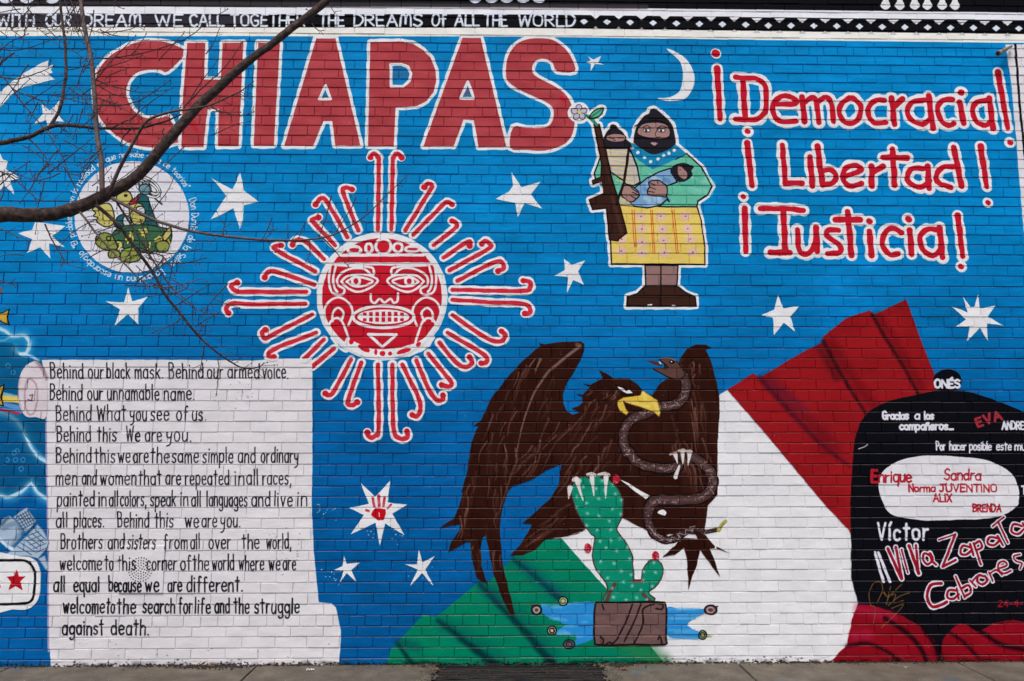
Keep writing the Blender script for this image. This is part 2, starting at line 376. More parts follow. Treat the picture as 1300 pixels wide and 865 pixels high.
q = smooth(T('t3 808,245 870,268 920,310 948,370 945,430 915,485 870,503 810,505 762,491 820,488 870,463 888,410 890,350 868,300'), True, 3); fill(q, WHITE); film('painted_moon', [q])
# handprint
for s, r in (('r2 465,412 475,465', 1.7), ('r2 503,398 506,460', 1.9), ('r2 540,412 533,462', 1.7), ('r2 580,455 560,478', 1.4), ('r2 425,490 440,495', 1.7)): stroke(T(s), (190, 18, 34), r, dry=.5)
hp = T('r2 462,495 480,480 510,478 545,482 548,510 535,550 500,555 475,540 452,520'); fill(hp, (196, 16, 30), wob=.5); stroke(T('r2 505,505 508,530'), WHITE, .5)
film('painted_handprint', [hp])

# ---- sun
SC = T('t6 648,655')[0]
disc = ell(648, 655, 319, 312, 't6', 56)
RAYS = ['t6 628,322 632,0 629,-38 607,-58 590,-38', 't6 695,322 702,0 706,-38 725,-58 745,-38', 't6 765,325 885,130 897,102 877,92 858,110', 't6 805,347 945,205 975,184 997,196',
 't6 905,400 1010,318 1020,292 997,278', 't6 955,462 1078,382 1084,402', 't6 985,525 1175,420 1187,395 1165,378 1145,393', 't6 1025,577 1200,488 1245,484 1255,515 1225,528',
 't6 1000,622 1340,628 1387,612 1386,584 1352,576', 't6 1000,672 1200,685 1340,690 1383,708 1386,735 1360,740', 't6 1000,748 1110,826 1190,872 1240,880 1264,852 1243,828',
 'u2 975,10 1110,90 1168,130 1168,160 1142,162', 'u2 935,60 1020,160 1065,182 1097,160 1085,132', 'u2 880,115 960,215 996,262 978,280 945,270', 'u2 820,150 880,290 920,345 950,345 952,322',
 'u2 750,170 832,340 838,400 822,427 798,420', 'u2 700,170 705,480 735,537 775,532 772,502', 'u2 628,170 632,480 615,525 585,532 575,508', 'u2 545,160 480,345 500,372 524,357',
 'u2 493,145 410,300 382,322 366,314', 'u2 408,90 300,180', 'u2 358,45 262,140', 'u2 320,10 110,92 83,125 108,130', 't6 300,745 110,842 66,866 50,838 66,822',
 't6 270,632 0,632 -80,628 -104,600 -75,586', 't6 265,692 0,695 -100,690 -130,715 -118,738', 't6 310,597 130,535 82,533 62,560', 't6 315,530 130,430 115,405 145,400',
 't6 360,470 270,385 217,375 200,397', 't6 415,402 320,300 298,275 330,260', 't6 475,360 375,185 340,168 316,197', 't6 530,325 455,140 465,113 497,120']
rays = []
for s in RAYS:
    p = T(s)
    if len(p) > 2: p = smooth(p, False, 5)
    rays.append(p); stroke(p, WHITE, 5.9, wob=.35)
SR = (203, 30, 48)
for p in rays:
    stroke(p, SR, 2.6, 3.0, wob=.3, dry=.15)
    if len(p) > 2: e = p[-1]; stroke([e, (e[0]+.6, e[1]+.4)], SR, 3.6)
stroke(disc, WHITE, 2.2, closed=True); fill(disc, WHITE)
fill(ell(648, 655, 299, 291, 't6', 50), SR)
c, x0, y0 = coverage([cpx(ell(648, 655, 296, 288, 't6', 50))]); blend(c*vnoise(c.shape[0], c.shape[1], 14, 40), x0, y0, (170, 14, 36), .4)
def ws(s, r=1.5, cl=False, sm=True):
    p = T(s, 't6'); p = smooth(p, cl, 4) if sm else p; stroke(p, WHITE, r, closed=cl, wob=.2)
ws('425,450 855,448', 1.9); ws('392,493 920,493', 2.0)
for cx, cy, rx, ry in ((510, 423, 36, 21), (583, 414, 20, 27), (655, 405, 41, 42), (728, 411, 26, 27), (800, 419, 38, 17)):
    fill(ell(cx, cy, rx+4, ry+4, 't6'), WHITE); fill(ell(cx, cy, rx-11, max(ry-11, 7), 't6'), SR)
def mir(s):
    o = []
    for t in s.split():
        a, b = t.split(','); o.append('%g,%s' % (1302-float(a), b))
    return ' '.join(o)
for S_ in ('392,500 383,560 388,610 405,640 450,645 460,618 430,600 425,570 445,540 500,516 560,518 600,550 606,522 580,508 430,500', '418,505 405,560 410,610 425,632',
           '445,580 480,552 540,545 590,552 628,576 590,612 530,632 480,616 445,580', '472,582 505,560 555,562 602,579 555,604 505,602 472,582',
           '372,800 360,730 385,680 435,660 480,685 502,735 480,800', '402,778 403,735 430,712 456,737 445,775 435,765', '375,815 402,770 442,770 470,830 488,900 470,930 430,905 395,860'):
    ws(S_); ws(mir(S_))
for ex in (518, 784): stroke(ell(ex, 579, 19, 21, 't6', 18), WHITE, 1.7, closed=True)
ws('592,645 594,675 612,688 637,668 660,685 690,668 706,686 725,678 728,640')
stroke(ell(655, 757, 152, 54, 't6', 36), WHITE, 2.0, closed=True); fill(ell(655, 757, 130, 37, 't6', 36), WHITE)
for r_ in (0, 1):
    for cI in range(-3, 4):
        hh = 24-2.2*abs(cI)
        if abs(cI) == 3: hh = 15
        x = 655+cI*31; y = 757-14+28*r_
        fill(T('%g,%g %g,%g %g,%g %g,%g' % (x-9, y-hh/2, x+9, y-hh/2, x+9, y+hh/2, x-9, y+hh/2), 't6'), SR, wob=.15)
fill(T('r1 300,238 365,278 440,312 530,320 640,308 720,285 800,245 870,190 830,300 700,368 530,380 380,360 270,300'), WHITE)
ws('u2 580,18 720,20 650,82 580,18', 1.8, False, False)
for cx, cy, rx, ry, a in ((410, 312, 42, 18, .5), (485, 336, 10, 20, 0), (527, 345, 18, 17, 0), (576, 346, 13, 13, 0), (662, 330, 48, 15, -.3), (756, 287, 18, 13, -.7), (330, 268, 15, 20, .3)):
    fill(ell(cx, cy, rx, ry, 'r1', 16, a), SR)
sunf = film('painted_sun', [disc], 'red and white sun face with closed round disc')
for p in rays: film('ray', capsules(p[::3]+[p[-1]] if len(p) > 4 else p, 5.9), None, sunf)

# ---- medallion
MC = T('w6 445,437')[0]; mr = (370/5.089, 362/5.089)
q = ell(445, 437, 371, 362, 'w6', 48); fill(q, (224, 222, 226)); med = film('painted_medallion', [q], 'white round medallion with a green turtle, behind the limb')
DK = (30, 34, 34); YG = (142, 152, 74); YE = (196, 186, 104); TE = (34, 92, 96)
def pc(s, col, cl=DK, r=.8, sm=True, fr='w6'):
    p = T(s, fr); p = smooth(p, True, 4) if sm else p; fill(p, col, wob=.15)
    if cl: stroke(p, cl, r, closed=True, wob=.15)
    return p
pc('190,385 230,360 300,350 330,420 325,480 285,500 250,490 215,460 225,440 195,430 210,410', YE)
pc('340,500 350,440 400,420 440,470 430,510', TE); pc('480,300 540,290 560,350 590,430 620,520 600,545 530,540 520,480 500,380', TE)
pc('430,360 500,350 530,400 525,470 470,490 440,450', YE)
pc('345,310 365,275 410,265 440,290 445,330 410,358 365,345', YE); pc('440,330 485,305 470,345 430,355', (190, 50, 70)); fill(ell(405, 298, 12, 10, 'w6'), DK)
for a in (((475, 215), (640, 355)), ((500, 200), (600, 300))): stroke(T('%d,%d %d,%d' % (*a[0], *a[1]), 'w6'), DK, 1)
for cx_, cy_, a_, b_ in ((555, 245, 85, 46), (520, 240, 48, 30), (570, 250, 55, 24)):
    stroke(ell(cx_, cy_, a_, b_, 'w6', 22, .7), DK, 1.9, closed=True); stroke(ell(cx_, cy_, a_, b_, 'w6', 22, .7), (226, 228, 228), 1.0, closed=True)
pc('495,240 540,225 570,255 550,290 505,285', (110, 150, 160))
pc('385,470 400,430 430,440 440,480 410,500', (210, 214, 214)); pc('475,375 520,370 530,410 490,415', (214, 218, 218)); fill(ell(600, 545, 34, 12, 'w6', 14), TE)
pc('325,535 380,500 450,488 560,490 640,505 690,520 702,560 680,620 600,660 500,665 400,640 330,600', (58, 104, 74))
shl = []
for _ in range(22):
    x, y = random.uniform(350, 670), random.uniform(520, 640); a = random.uniform(0, 3); l = random.uniform(14, 30)
    stroke(smooth(T('%g,%g %g,%g %g,%g' % (x-l*math.cos(a), y-l*math.sin(a), x+8, y-8, x+l*math.cos(a), y+l*math.sin(a)), 'w6'), False, 3), DK, 1.7); shl.append((x, y, a, l))
for x, y, a, l in shl: stroke(smooth(T('%g,%g %g,%g %g,%g' % (x-l*math.cos(a), y-l*math.sin(a), x+8, y-8, x+l*math.cos(a), y+l*math.sin(a)), 'w6'), False, 3), (214, 200, 100), 1.15)
tt = pc('215,565 260,538 310,550 335,590 350,640 290,650 250,640 215,610', YG); pc('300,650 350,650 370,690 300,700', YG)
pc('385,650 470,630 500,665 490,715 430,728 375,715', YG); stroke(ell(645, 625, 42, 36, 'w6', 16), DK, .9, closed=True); fill(ell(645, 625, 40, 34, 'w6', 16), YG)
pc('640,560 690,505 700,540 660,590', YE); stroke(ell(296, 575, 14, 15, 'w6', 12), DK, .8, closed=True); stroke(ell(222, 572, 8, 10, 'w6', 12), DK, .8, closed=True)
film('turtle', [T('w6 325,535 380,500 560,490 690,520 702,560 680,655 500,665 490,715 375,715 360,690 300,700 300,650 250,640 215,610 215,565 260,538 310,550')], 'green turtle with yellow markings', med)
def ringtext(txt, a0, a1, rad, h, r):
    tot = sum(G[c][0] if c in G else 3 for c in txt)+1.6*(len(txt)-1); cx = 0; A0, A1 = math.radians(a0), math.radians(a1)
    for c in txt:
        if c != ' ':
            w, st = G[c]
            for s in st:
                q = []
                for a, b in s:
                    th = A0+(A1-A0)*(cx+a)/tot; R_ = rad+b*h/10
                    q.append((MC[0]+R_*math.cos(th), MC[1]-R_*math.sin(th)))
                stroke(q, (212, 228, 240), r, wob=.15); LETTER.append(('ring', q, r))
        cx += (G[c][0] if c in G else 3)+1.6
ringtext('"El problema con la realidad es que no sabe nada de teorias"', 208, 28, 76.5, 7.6, .62)
ringtext('Don Durito de la Selva', 17, -50, 76, 8.6, .62)
ringtext('Lacandona un escarabajo', -60, -146, 76, 8.4, .62)

# ---- woman with child and baby
SK = (166, 128, 120); MINT = (104, 192, 160); GB = (58, 32, 24)
parts = {}
def wp(name, s, col, sm=False, line=True, r=.9):
    p = T(s, 'w4'); p = smooth(p, True, 4) if sm else p; parts[name] = (p, col, line, r); return p
wp('dress', '255,500 300,430 500,440 850,510 935,465 1050,570 1135,720 1100,790 1025,840 w5 780,125 580,125 345,118 250,110 200,60 w4 340,700 225,680 212,620', MINT)
wp('skirt', 'w5 190,108 345,118 580,124 782,124 810,220 835,400 835,519 195,515 188,360', (230, 202, 100))
wp('legs', 'w5 425,525 652,525 642,672 430,672', (146, 112, 108))
wp('shoes', 'w5 425,668 645,668 700,710 768,740 776,806 300,806 303,740 370,720', (60, 34, 26))
wp('child_wrap', 'w4 298,425 475,425 510,470 548,570 570,690 520,718 460,705 430,670 340,610 310,480', (196, 186, 178))
wp('child_hood', 'w4 290,400 285,345 308,295 335,268 345,242 378,242 400,268 438,300 462,350 492,380 490,418 290,420', (34, 32, 38), True)
wp('collar', 'w4 500,380 525,390 600,440 680,470 845,390 935,465 850,510 670,590 560,520 505,470', (22, 134, 178))
wp('hood', 'w4 520,360 530,290 555,230 600,170 640,150 650,122 680,112 710,128 760,170 800,210 830,260 846,340 846,392 780,440 680,472 600,440 525,385', (34, 32, 38), True)
wp('baby', 'w4 560,710 620,660 720,610 810,580 860,690 780,720 775,800 800,845 w5 575,75 530,115 440,130 350,122 300,80 w4 520,740', (124, 166, 200))
wp('baby_hood', 'w4 808,590 855,548 915,538 960,556 985,558 990,575 975,600 978,640 930,680 870,686 828,645', (34, 32, 38), True)
wp('rifle', 'w4 208,235 250,235 300,430 330,570 345,650 388,790 w5 245,100 270,180 300,305 245,345 240,357 180,350 160,132 65,143 42,75 110,45 w4 285,780 282,720 250,690 200,702 195,676 262,650 270,560 240,400', GB)
flower = ell(92, 145, 62, 62, 'w4', 16); leaf = smooth(T('w4 172,190 190,150 230,118 282,108 270,150 230,182'), True, 4)
stem = T('w4 150,165 190,195 230,240')
halo = [parts[n][0] for n in ('dress', 'skirt', 'legs', 'shoes', 'child_hood', 'hood', 'collar', 'rifle')]+[flower, leaf]
for p in halo: stroke(p, WHITE, 4.2, closed=True, wob=.4); fill(p, WHITE)
stroke(stem, WHITE, 6)
for n in ('dress', 'skirt', 'legs', 'shoes', 'child_wrap'):
    p, col, ln, r = parts[n] if n != 'dress' else (parts[n][0], MINT, True, .9); fill(p, col, wob=.15); stroke(p, BLACK, r, closed=True, wob=.15)
for _ in range(10):
    x, y = random.uniform(880, 1080), random.uniform(600, 800); stroke(T('%g,%g %g,%g' % (x, y, x+60, y+20), 'w4'), random.choice(((76, 170, 144), (140, 214, 186))), 4, soft=4, alpha=.5)
for y in range(435, 700, 34): stroke(T('w4 %d,%d %d,%d' % (310+(y-435)*.3, y, 470+(y-435)*.25, y+24)), (222, 205, 120), .7)
p, col, ln, r = parts['collar']; fill(p, col)
for x, y in ((553, 457), (605, 497), (653, 530), (710, 508), (755, 480), (797, 462), (838, 440)): fill(ell(x, y, 14, 13, 'w4', 12), WHITE)
fill(T('w4 505,415 522,415 522,430 505,430'), WHITE)
stroke(T('w4 492,430 525,520 548,570 570,692'), BLACK, .8); stroke(T('w4 935,465 1050,570 1135,720 1100,790 1020,840'), BLACK, .9)
for n in ('child_hood', 'hood'): fill(parts[n][0], parts[n][1], wob=.1)
for x, y, r_ in ((680, 138, 31), (358, 256, 24)): fill(ell(x, y, r_, r_*.9, 'w4', 16), (34, 32, 38), wob=.3)
for s_ in ('w4 530,250 600,215 700,208 800,235', 'w4 530,345 680,352 840,348'): stroke(smooth(T(s_)), (16, 15, 20), .9)
fill(ell(382, 342, 79, 34, 'w4'), SK); stroke(ell(382, 342, 79, 34, 'w4'), BLACK, .5, closed=True)
stroke(T('w4 328,342 365,345'), BLACK, .7); stroke(T('w4 398,342 440,342'), BLACK, .7); stroke(T('w4 360,358 378,362'), BLACK, .5)
q = smooth(T('w4 550,280 590,235 680,220 762,232 805,282 800,328 740,348 640,340 562,318'), True, 4); fill(q, SK); stroke(q, BLACK, .5, closed=True)
for ex in (622, 738):
    fill(ell(ex, 284, 28, 13, 'w4'), WHITE); fill(ell(ex-4, 285, 10, 11, 'w4', 12), (60, 34, 20)); stroke(ell(ex, 284, 28, 13, 'w4'), BLACK, .5, closed=True)
stroke(smooth(T('w4 590,262 625,246 660,268')), BLACK, .5); stroke(smooth(T('w4 705,270 740,248 780,262')), BLACK, .5); stroke(smooth(T('w4 705,270 690,310 700,335 728,335')), BLACK, .4)
fill(smooth(T('w4 652,384 670,377 680,380 692,377 708,385 682,402'), True), (190, 146, 152))
p, col, ln, r = parts['baby']; fill(p, col)
for _ in range(16):
    x, y = random.uniform(570, 800), random.uniform(640, 860); stroke(T('%g,%g %g,%g' % (x, y, x+30, y+12), 'w4'), random.choice(((84, 130, 172), (176, 206, 222), (190, 214, 226))), 3, soft=3, alpha=.6)
stroke(p, BLACK, .9, closed=True)
fill(parts['baby_hood'][0], (34, 32, 38)); fill(smooth(T('w4 872,560 905,580 940,622 930,660 900,662 868,620'), True), SK)
for x, y in ((884, 592), (912, 625)): fill(ell(x, y, 5, 4, 'w4', 8), BLACK)
for s in ('w4 640,690 700,672 740,690 778,722 776,802 720,800 640,790 628,760 645,725', 'w4 440,720 510,728 555,765 562,800 540,820 510,845 470,835 425,790'):
    q = smooth(T(s), True); fill(q, SK); stroke(q, BLACK, .8, closed=True)
for s in ('w4 640,692 690,715', 'w4 640,725 690,745', 'w4 630,762 680,770', 'w4 700,672 712,700', 'w4 500,735 548,770', 'w4 510,770 556,790', 'w4 495,795 538,820'): stroke(T(s), BLACK, .55)
fill(T('w5 255,50 320,95 345,118 250,110'), (196, 186, 150))
for x, y in ((397, 190), (533, 188), (702, 188), (403, 275), (543, 277), (718, 273), (265, 345), (405, 365), (552, 355), (735, 345), (262, 427), (403, 440), (557, 438), (752, 435)):
    for k_ in range(6):
        a = k_*1.05+.3; stroke(T('%g,%g %g,%g' % (x+8*math.cos(a), y+8*math.sin(a), x+30*math.cos(a), y+26*math.sin(a)), 'w5'), (226, 190, 178), 2.2, alpha=.85)
    fill(ell(x, y, 6, 6, 'w5', 8), (176, 62, 20))
for x0_, x1_ in ((335, 352), (350, 365), (463, 480), (474, 492), (610, 640), (624, 652)): stroke(T('w5 %d,145 %d,%d' % (x0_, x1_, 400 if x0_ < 360 else 443)), (206, 62, 26), .45)
stroke(T('w5 533,525 533,806'), BLACK, .9); stroke(T('w5 300,745 770,742'), (30, 14, 10), .4)
for s in ('w5 445,798 470,795', 'w5 612,800 632,803'): stroke(T(s), WHITE, .8)
fill(parts['rifle'][0], GB, wob=.15); stroke(parts['rifle'][0], (26, 12, 8), .8, closed=True)
stroke(T('w5 200,60 235,180 265,300'), (96, 62, 50), 2.6, soft=3, alpha=.45); stroke(T('w4 230,250 300,560 350,760'), (84, 50, 36), 1.4, soft=2, alpha=.4)
fill(T('w4 245,690 268,690 278,740 262,720'), (120, 150, 160)); stroke(T('w4 488,385 445,690 400,815 388,865'), (38, 22, 20), 1.7)
stroke(T('w4 345,640 385,790'), BLACK, .8); stroke(T('w4 340,610 430,670'), BLACK, .8)
for a in range(5):
    t = a*1.257-1.6; fill(ell(92+38*math.cos(t), 143+38*math.sin(t), 27, 23, 'w4', 14, t), (196, 188, 200)); stroke(ell(92+38*math.cos(t), 143+38*math.sin(t), 27, 23, 'w4', 14, t), (50, 44, 60), .5, closed=True)
fill(ell(95, 141, 17, 15, 'w4', 12), (206, 196, 130)); stroke(stem, (52, 140, 110), 2.2)
fill(leaf, (74, 168, 128)); stroke(leaf, BLACK, .8, closed=True); stroke(T('w4 180,182 265,122'), BLACK, .4)
hl = []
for p in halo: hl.append([tuple(q) for q in p])
wf = film('painted_woman', hl, 'painted woman in black hood, mint shawl and yellow skirt')
for n, nm in (('skirt', 'skirt'), ('shoes', 'boots'), ('hood', 'hood'), ('rifle', 'rifle'), ('child_hood', 'child_hood'), ('baby_hood', 'baby_hood'), ('legs', 'leg'), ('collar', 'collar')):
    film(nm, [parts[n][0]], None, wf)
film('flower', [flower], None, wf); film('flower_leaf', [leaf], None, wf)

# ---- flag
GREEN = (0, 124, 92)
wf_ = T('p 700,686 760,640 850,560 905,510 p 915,500 923,495 970,549 1046,640 1080,673 1083,700 1084,735 1087,745 1093,765 1082,800 1075,855 845,855')
fill(wf_, (230, 229, 228))
rf = T('p 923,495 956,474 964,480 1010,452 1045,434 1044,428 1074,404 1104,394 1109,400 1150,380 1168,430 1187,478 1192,530 1085,690 1077,673 1046,640 970,549')
fill(rf, (146, 20, 26)); c, x0, y0 = coverage([cpx(rf)]); blend(c*vnoise(c.shape[0], c.shape[1], 90, 50), x0, y0, (118, 12, 20), .5); blend(c*vnoise(c.shape[0], c.shape[1], 60, 90), x0, y0, (172, 28, 34), .5)
gf = T('p 488,856 495,826 516,803 537,781 554,783 575,766 606,740 619,740 657,703 691,686 712,683 740,715 772,750 800,790 850,850')
fill(gf, GREEN); c, x0, y0 = coverage([cpx(gf)]); blend(c*vnoise(c.shape[0], c.shape[1], 70, 80), x0, y0, (0, 142, 100), .45)
stroke(T('x5 560,640 700,700 800,760'), (50, 120, 62), 12, soft=14, alpha=.55)
def fold(s, col, r, soft, al, r2=None):
    p = smooth(T(s), False, 5); stroke(p, col, r, r2, soft=soft, alpha=al)
DR = (34, 8, 16)
fold('p 1107,400 1124,430 1148,468 1168,506', DR, 2, 6, .95, 1.5); fold('p 1045,434 1070,480 1102,530', DR, 2.4, 7, .95, 1.2); fold('p 1040,442 1062,480', DR, 4, 10, .4); fold('p 1055,436 1082,480 1112,520', (90, 6, 14), 7, 16, .5); fold('p 1115,402 1138,440 1168,490', (90, 6, 14), 6, 14, .45); fold('p 975,482 1015,525 1060,570', (90, 10, 22), 8, 18, .45)
fold('p 964,480 1000,520 1040,562 1078,592', (60, 10, 30), 2.6, 9, .85, 1.0); fold('p 980,488 1020,520', (90, 30, 60), 6, 14, .35)
DG = (2, 40, 46)
fold('x5 10,215 120,300 240,410', DG, 1.6, 6, .95, 3.5); fold('x5 60,240 160,330 250,400', (10, 80, 110), 5, 12, .45)
fold('p 556,788 595,818 630,845', DG, 2.5, 7, .9, 5); fold('p 609,742 640,775 665,800 700,842', DG, 2.2, 7, .9, 5); fold('p 618,745 660,785 700,830', (0, 84, 80), 8, 18, .45); fold('p 560,790 600,812 635,838', (0, 84, 80), 8, 18, .4); fold('x5 20,225 150,320 260,400', (0, 84, 84), 9, 20, .4); fold('p 611,745 630,760', (10, 70, 80), 6, 10, .4); fold('p 505,818 520,838 530,846', DG, 2, 6, .9)
fold('p 505,815 530,822', (10, 70, 80), 5, 9, .5)
film('painted_flag_stripe', [gf], 'green flag stripe with dark folds'); film('painted_flag_stripe', [rf], 'red flag stripe with dark folds')

# ---- cactus island: stump and splashes
SB = (40, 142, 208)
for s in ('x5 160,455 230,470 300,450 440,445 440,560 300,560 240,540 170,510', 'x5 235,600 300,562 440,545 440,630 330,672 345,625 300,612 245,612', 'x5 825,475 900,478 1030,480 1020,505 940,552 975,590 1015,610 1005,637 900,632 828,612'):
    q = smooth(T(s), True, 4); fill(q, SB, wob=.6)
    for _ in range(9):
        x, y = random.choice(q); stroke([(x, y), (x+random.uniform(-3, 3)+(758-x)*.25, y+random.uniform(-2, 2))], (104, 178, 220), 1.4, soft=2, alpha=.5)
    film('painted_splash', [q])
def eye(x, y, rx, ry, out, inn, tail=None):
    if tail: stroke(T(tail, 'x5'), out, 3.4, .6)
    fill(ell(x, y, rx, ry, 'x5', 16), out); stroke(ell(x, y, rx, ry, 'x5', 16), BLACK, .8, closed=True)
    stroke(ell(x, y, rx*.55, ry*.55, 'x5', 12), inn, .9, closed=True)
eye(272, 435, 24, 24, (190, 186, 160), (90, 130, 60)); eye(213, 594, 24, 24, (196, 186, 162), (40, 30, 30)); eye(1020, 617, 21, 24, (170, 180, 120), (40, 70, 60), '1020,617 1068,628')
eye(130, 483, 27, 26, (84, 66, 66), (180, 160, 150), '130,480 97,452'); eye(305, 667, 30, 24, (110, 100, 104), (40, 34, 40), '300,667 268,690'); eye(1062, 483, 34, 26, (84, 60, 62), (190, 150, 150), '1062,483 1102,463')
# ---- eagle
EB = (43, 15, 8)
eagle = T('x1 722,86 760,95 850,80 1010,72 1036,92 1035,130 1010,200 960,290 915,360 890,430 890,500 915,550 955,577 1000,560 x3 30,535 75,520 105,490 98,450 60,435 105,440 135,405 155,385 108,363 160,372 210,345 242,325 218,273 265,293 315,325 420,330 480,365 530,430 585,440 620,380 680,330 760,300 757,230 780,180 820,125 880,94 950,98 992,118 945,130 980,190 1010,300 1040,430 1045,550 1035,700 1030,800 x4 1030,100 1030,370 965,440 945,590 940,640 962,665 1010,720 1128,776 1040,745 1005,735 920,745')
tail = T('x5 905,95 870,140 803,200 870,188 920,150 935,210 940,300 944,376 965,300 990,240 1005,160 1040,210 1112,307 1085,220 1055,150 1030,110')
belly = T('x4 905,700 880,640 700,640 620,660 520,600 370,525 300,500 60,430 130,600 70,640 0,652')
leftw = T('x2 760,405 700,430 600,445 555,455 510,505 440,532 383,532 440,470 470,420 492,375 443,372 520,305 590,240 625,180 637,75 560,110 480,160 400,182 370,215 340,310 330,400 345,580 370,680 407,825 385,828 340,740 300,620 275,500 262,430 245,440 235,500 240,590 273,682 215,640 190,540 185,465 165,465 73,517 90,460 130,410 135,375 28,396 100,350 120,310 150,215 138,215 165,130 185,0 x1 245,860 265,760 290,690 312,655 275,652 330,610 385,490 410,440 440,410 500,330 600,220 700,130 738,105')
eag = eagle+belly+leftw
fill(eag, EB, wob=.4); c, x0, y0 = coverage([cpx(eag)]); blend(c*vnoise(c.shape[0], c.shape[1], 60, 18), x0, y0, (66, 32, 22), .45); fill(tail, EB, wob=.3)
fill(T('x4 1015,712 1010,745 1025,740'), WHITE); fill(T('x4 358,262 420,290 500,340 568,378 538,400 430,320'), WHITE); fill(smooth(T('x4 618,492 650,470 678,488 664,512'), True), WHITE)
HB = (84, 54, 46)
def feather(s, r=1.0, al=.55, col=HB, n=1):
    p = smooth(T(s), False, 5)
    stroke(p, col, r, r*.3, soft=1.6, alpha=al)
feather('x1 1000,110 900,190 800,270 740,350 690,430 650,530 610,650 565,860', 2.0, .9, (124, 92, 84)); feather('x2 410,0 415,60 395,110 365,200 335,300', 1.5, .7, (112, 80, 74)); feather('x1 985,95 1000,112 860,212', 2.4, .6, (130, 96, 86))
def flock(ax, ay, bx, by, dx, dy, n, ln, jitter=8, r=1.3, al=.62):
    for i in range(n):
        t = random.random(); x = ax+(bx-ax)*t+random.uniform(-jitter, jitter); y = ay+(by-ay)*t+random.uniform(-jitter, jitter); l = ln*random.uniform(.5, 1.3)
        c = random.uniform(-4, 4); q = smooth([(x, y), (x+dx*l*.5+c, y+dy*l*.5), (x+dx*l, y+dy*l)], False, 4)
        if inside(q[0], eag) and inside(q[-1], eag): stroke(q, random.choice(((98, 64, 54), (80, 46, 36), (122, 88, 76))), r*random.uniform(.5, 1.2), .3, soft=1.4, alpha=al*random.uniform(.6, 1.3))
flock(680, 450, 620, 560, -.35, .94, 26, 26, 14); flock(720, 470, 680, 600, -.4, .92, 18, 30, 14); flock(600, 560, 590, 680, -.12, 1, 20, 34, 10); flock(630, 560, 630, 680, -.05, 1, 20, 34, 12)
flock(730, 520, 660, 600, -.7, .7, 20, 24, 12); flock(760, 510, 720, 610, -.5, .85, 34, 26, 16); flock(800, 560, 740, 600, -.3, .95, 16, 22, 14); flock(740, 500, 790, 500, -.6, .7, 16, 12, 10)
flock(880, 470, 890, 620, .12, 1, 26, 34, 12); flock(850, 540, 870, 600, .2, .96, 16, 28, 14); flock(640, 700, 680, 680, .8, -.6, 12, 28, 8, 1.6, .5); flock(720, 640, 690, 690, -.8, .6, 14, 22, 10, 1.6, .5)
flock(860, 460, 890, 470, .1, 1, 12, 14, 8); flock(580, 690, 640, 710, .05, 1, 14, 20, 6); flock(850, 690, 890, 690, .05, 1, 10, 20, 6)
for s in ('x2 20,0 30,10',): pass
for s in ('x1 700,190 660,245', 'x1 740,195 700,270', 'x1 730,190 725,215'): stroke(T(s), (140, 112, 104), 1.0, soft=1, alpha=.6)
# cactus
CG = (4, 134, 102)
cact = smooth(T('x4 28,345 42,300 75,262 112,248 145,262 175,275 200,240 232,262 262,262 300,285 345,335 372,400 376,450 368,530 332,600 352,640 392,690 420,740 445,800 x5 640,235 650,290 650,325 695,325 700,275 738,222 780,222 805,262 795,315 760,360 730,382 735,405 752,440 495,440 515,385 505,335 455,270 432,190 448,95 x4 170,640 130,590 90,520 60,460'), True, 2)
stroke(cact, (78, 56, 52), 1.6, closed=True); fill(cact, CG)
c, x0, y0 = coverage([cpx(cact)]); blend(c*vnoise(c.shape[0], c.shape[1], 20, 60), x0, y0, (20, 154, 122), .5)
stroke(T('x5 548,345 520,395 505,440'), (92, 62, 54), 2.2); stroke(T('x5 650,328 695,328'), (110, 60, 56), 2); stroke(T('x5 700,400 745,438'), (92, 62, 54), 2)
spots = []
for _ in range(900):
    p = (random.uniform(722, 845), random.uniform(608, 762))
    if inside(p, cact) and all(math.hypot(p[0]-a, p[1]-b) > 11 for a, b in spots): spots.append(p)
for x, y in spots:
    a0 = random.random()
    for k_ in range(3):
        a = a0+k_*1.05; l = random.uniform(2, 3.2); stroke([(x-l*math.cos(a), y-l*math.sin(a)), (x+l*math.cos(a), y+l*math.sin(a))], (196, 222, 212), .3, wob=0, alpha=.75)
# stump
log_ = smooth(T('x5 445,452 470,444 600,442 700,440 800,442 822,460 825,560 822,640 815,668 640,668 460,670 442,650 438,560'), True, 3)
fill(log_, (118, 90, 86)); c, x0, y0 = coverage([cpx(log_)]); blend(c*vnoise(c.shape[0], c.shape[1], 10, 24), x0, y0, (92, 66, 64), .5); stroke(log_, (34, 20, 22), 1.2, closed=True)
for s in ('645,450 610,540 560,640 530,665', '690,450 650,550 600,650', '760,450 700,480 700,560 650,665', '770,445 805,455 800,478 770,475', '472,628 488,640 484,664', '780,640 790,620 800,660', '480,450 490,480', '500,668 520,655 540,668'):
    stroke(smooth(T(s, 'x5'), False, 4), (42, 24, 26), 1.1)
film('painted_stump', [log_], 'mauve brown stump under the cactus')

def tal(s, r=3.1, r2=.6):
    p = T(s); stroke(p, (120, 108, 98), r+.6, r2, alpha=.6); stroke(p, (224, 220, 216), r, r2, wob=.2)
for s in ('x4 42,268 62,258 85,275', 'x4 140,232 165,225 190,235', 'x4 215,232 255,225 285,235'): stroke(smooth(T(s), False, 3), (214, 206, 196), 2.1)
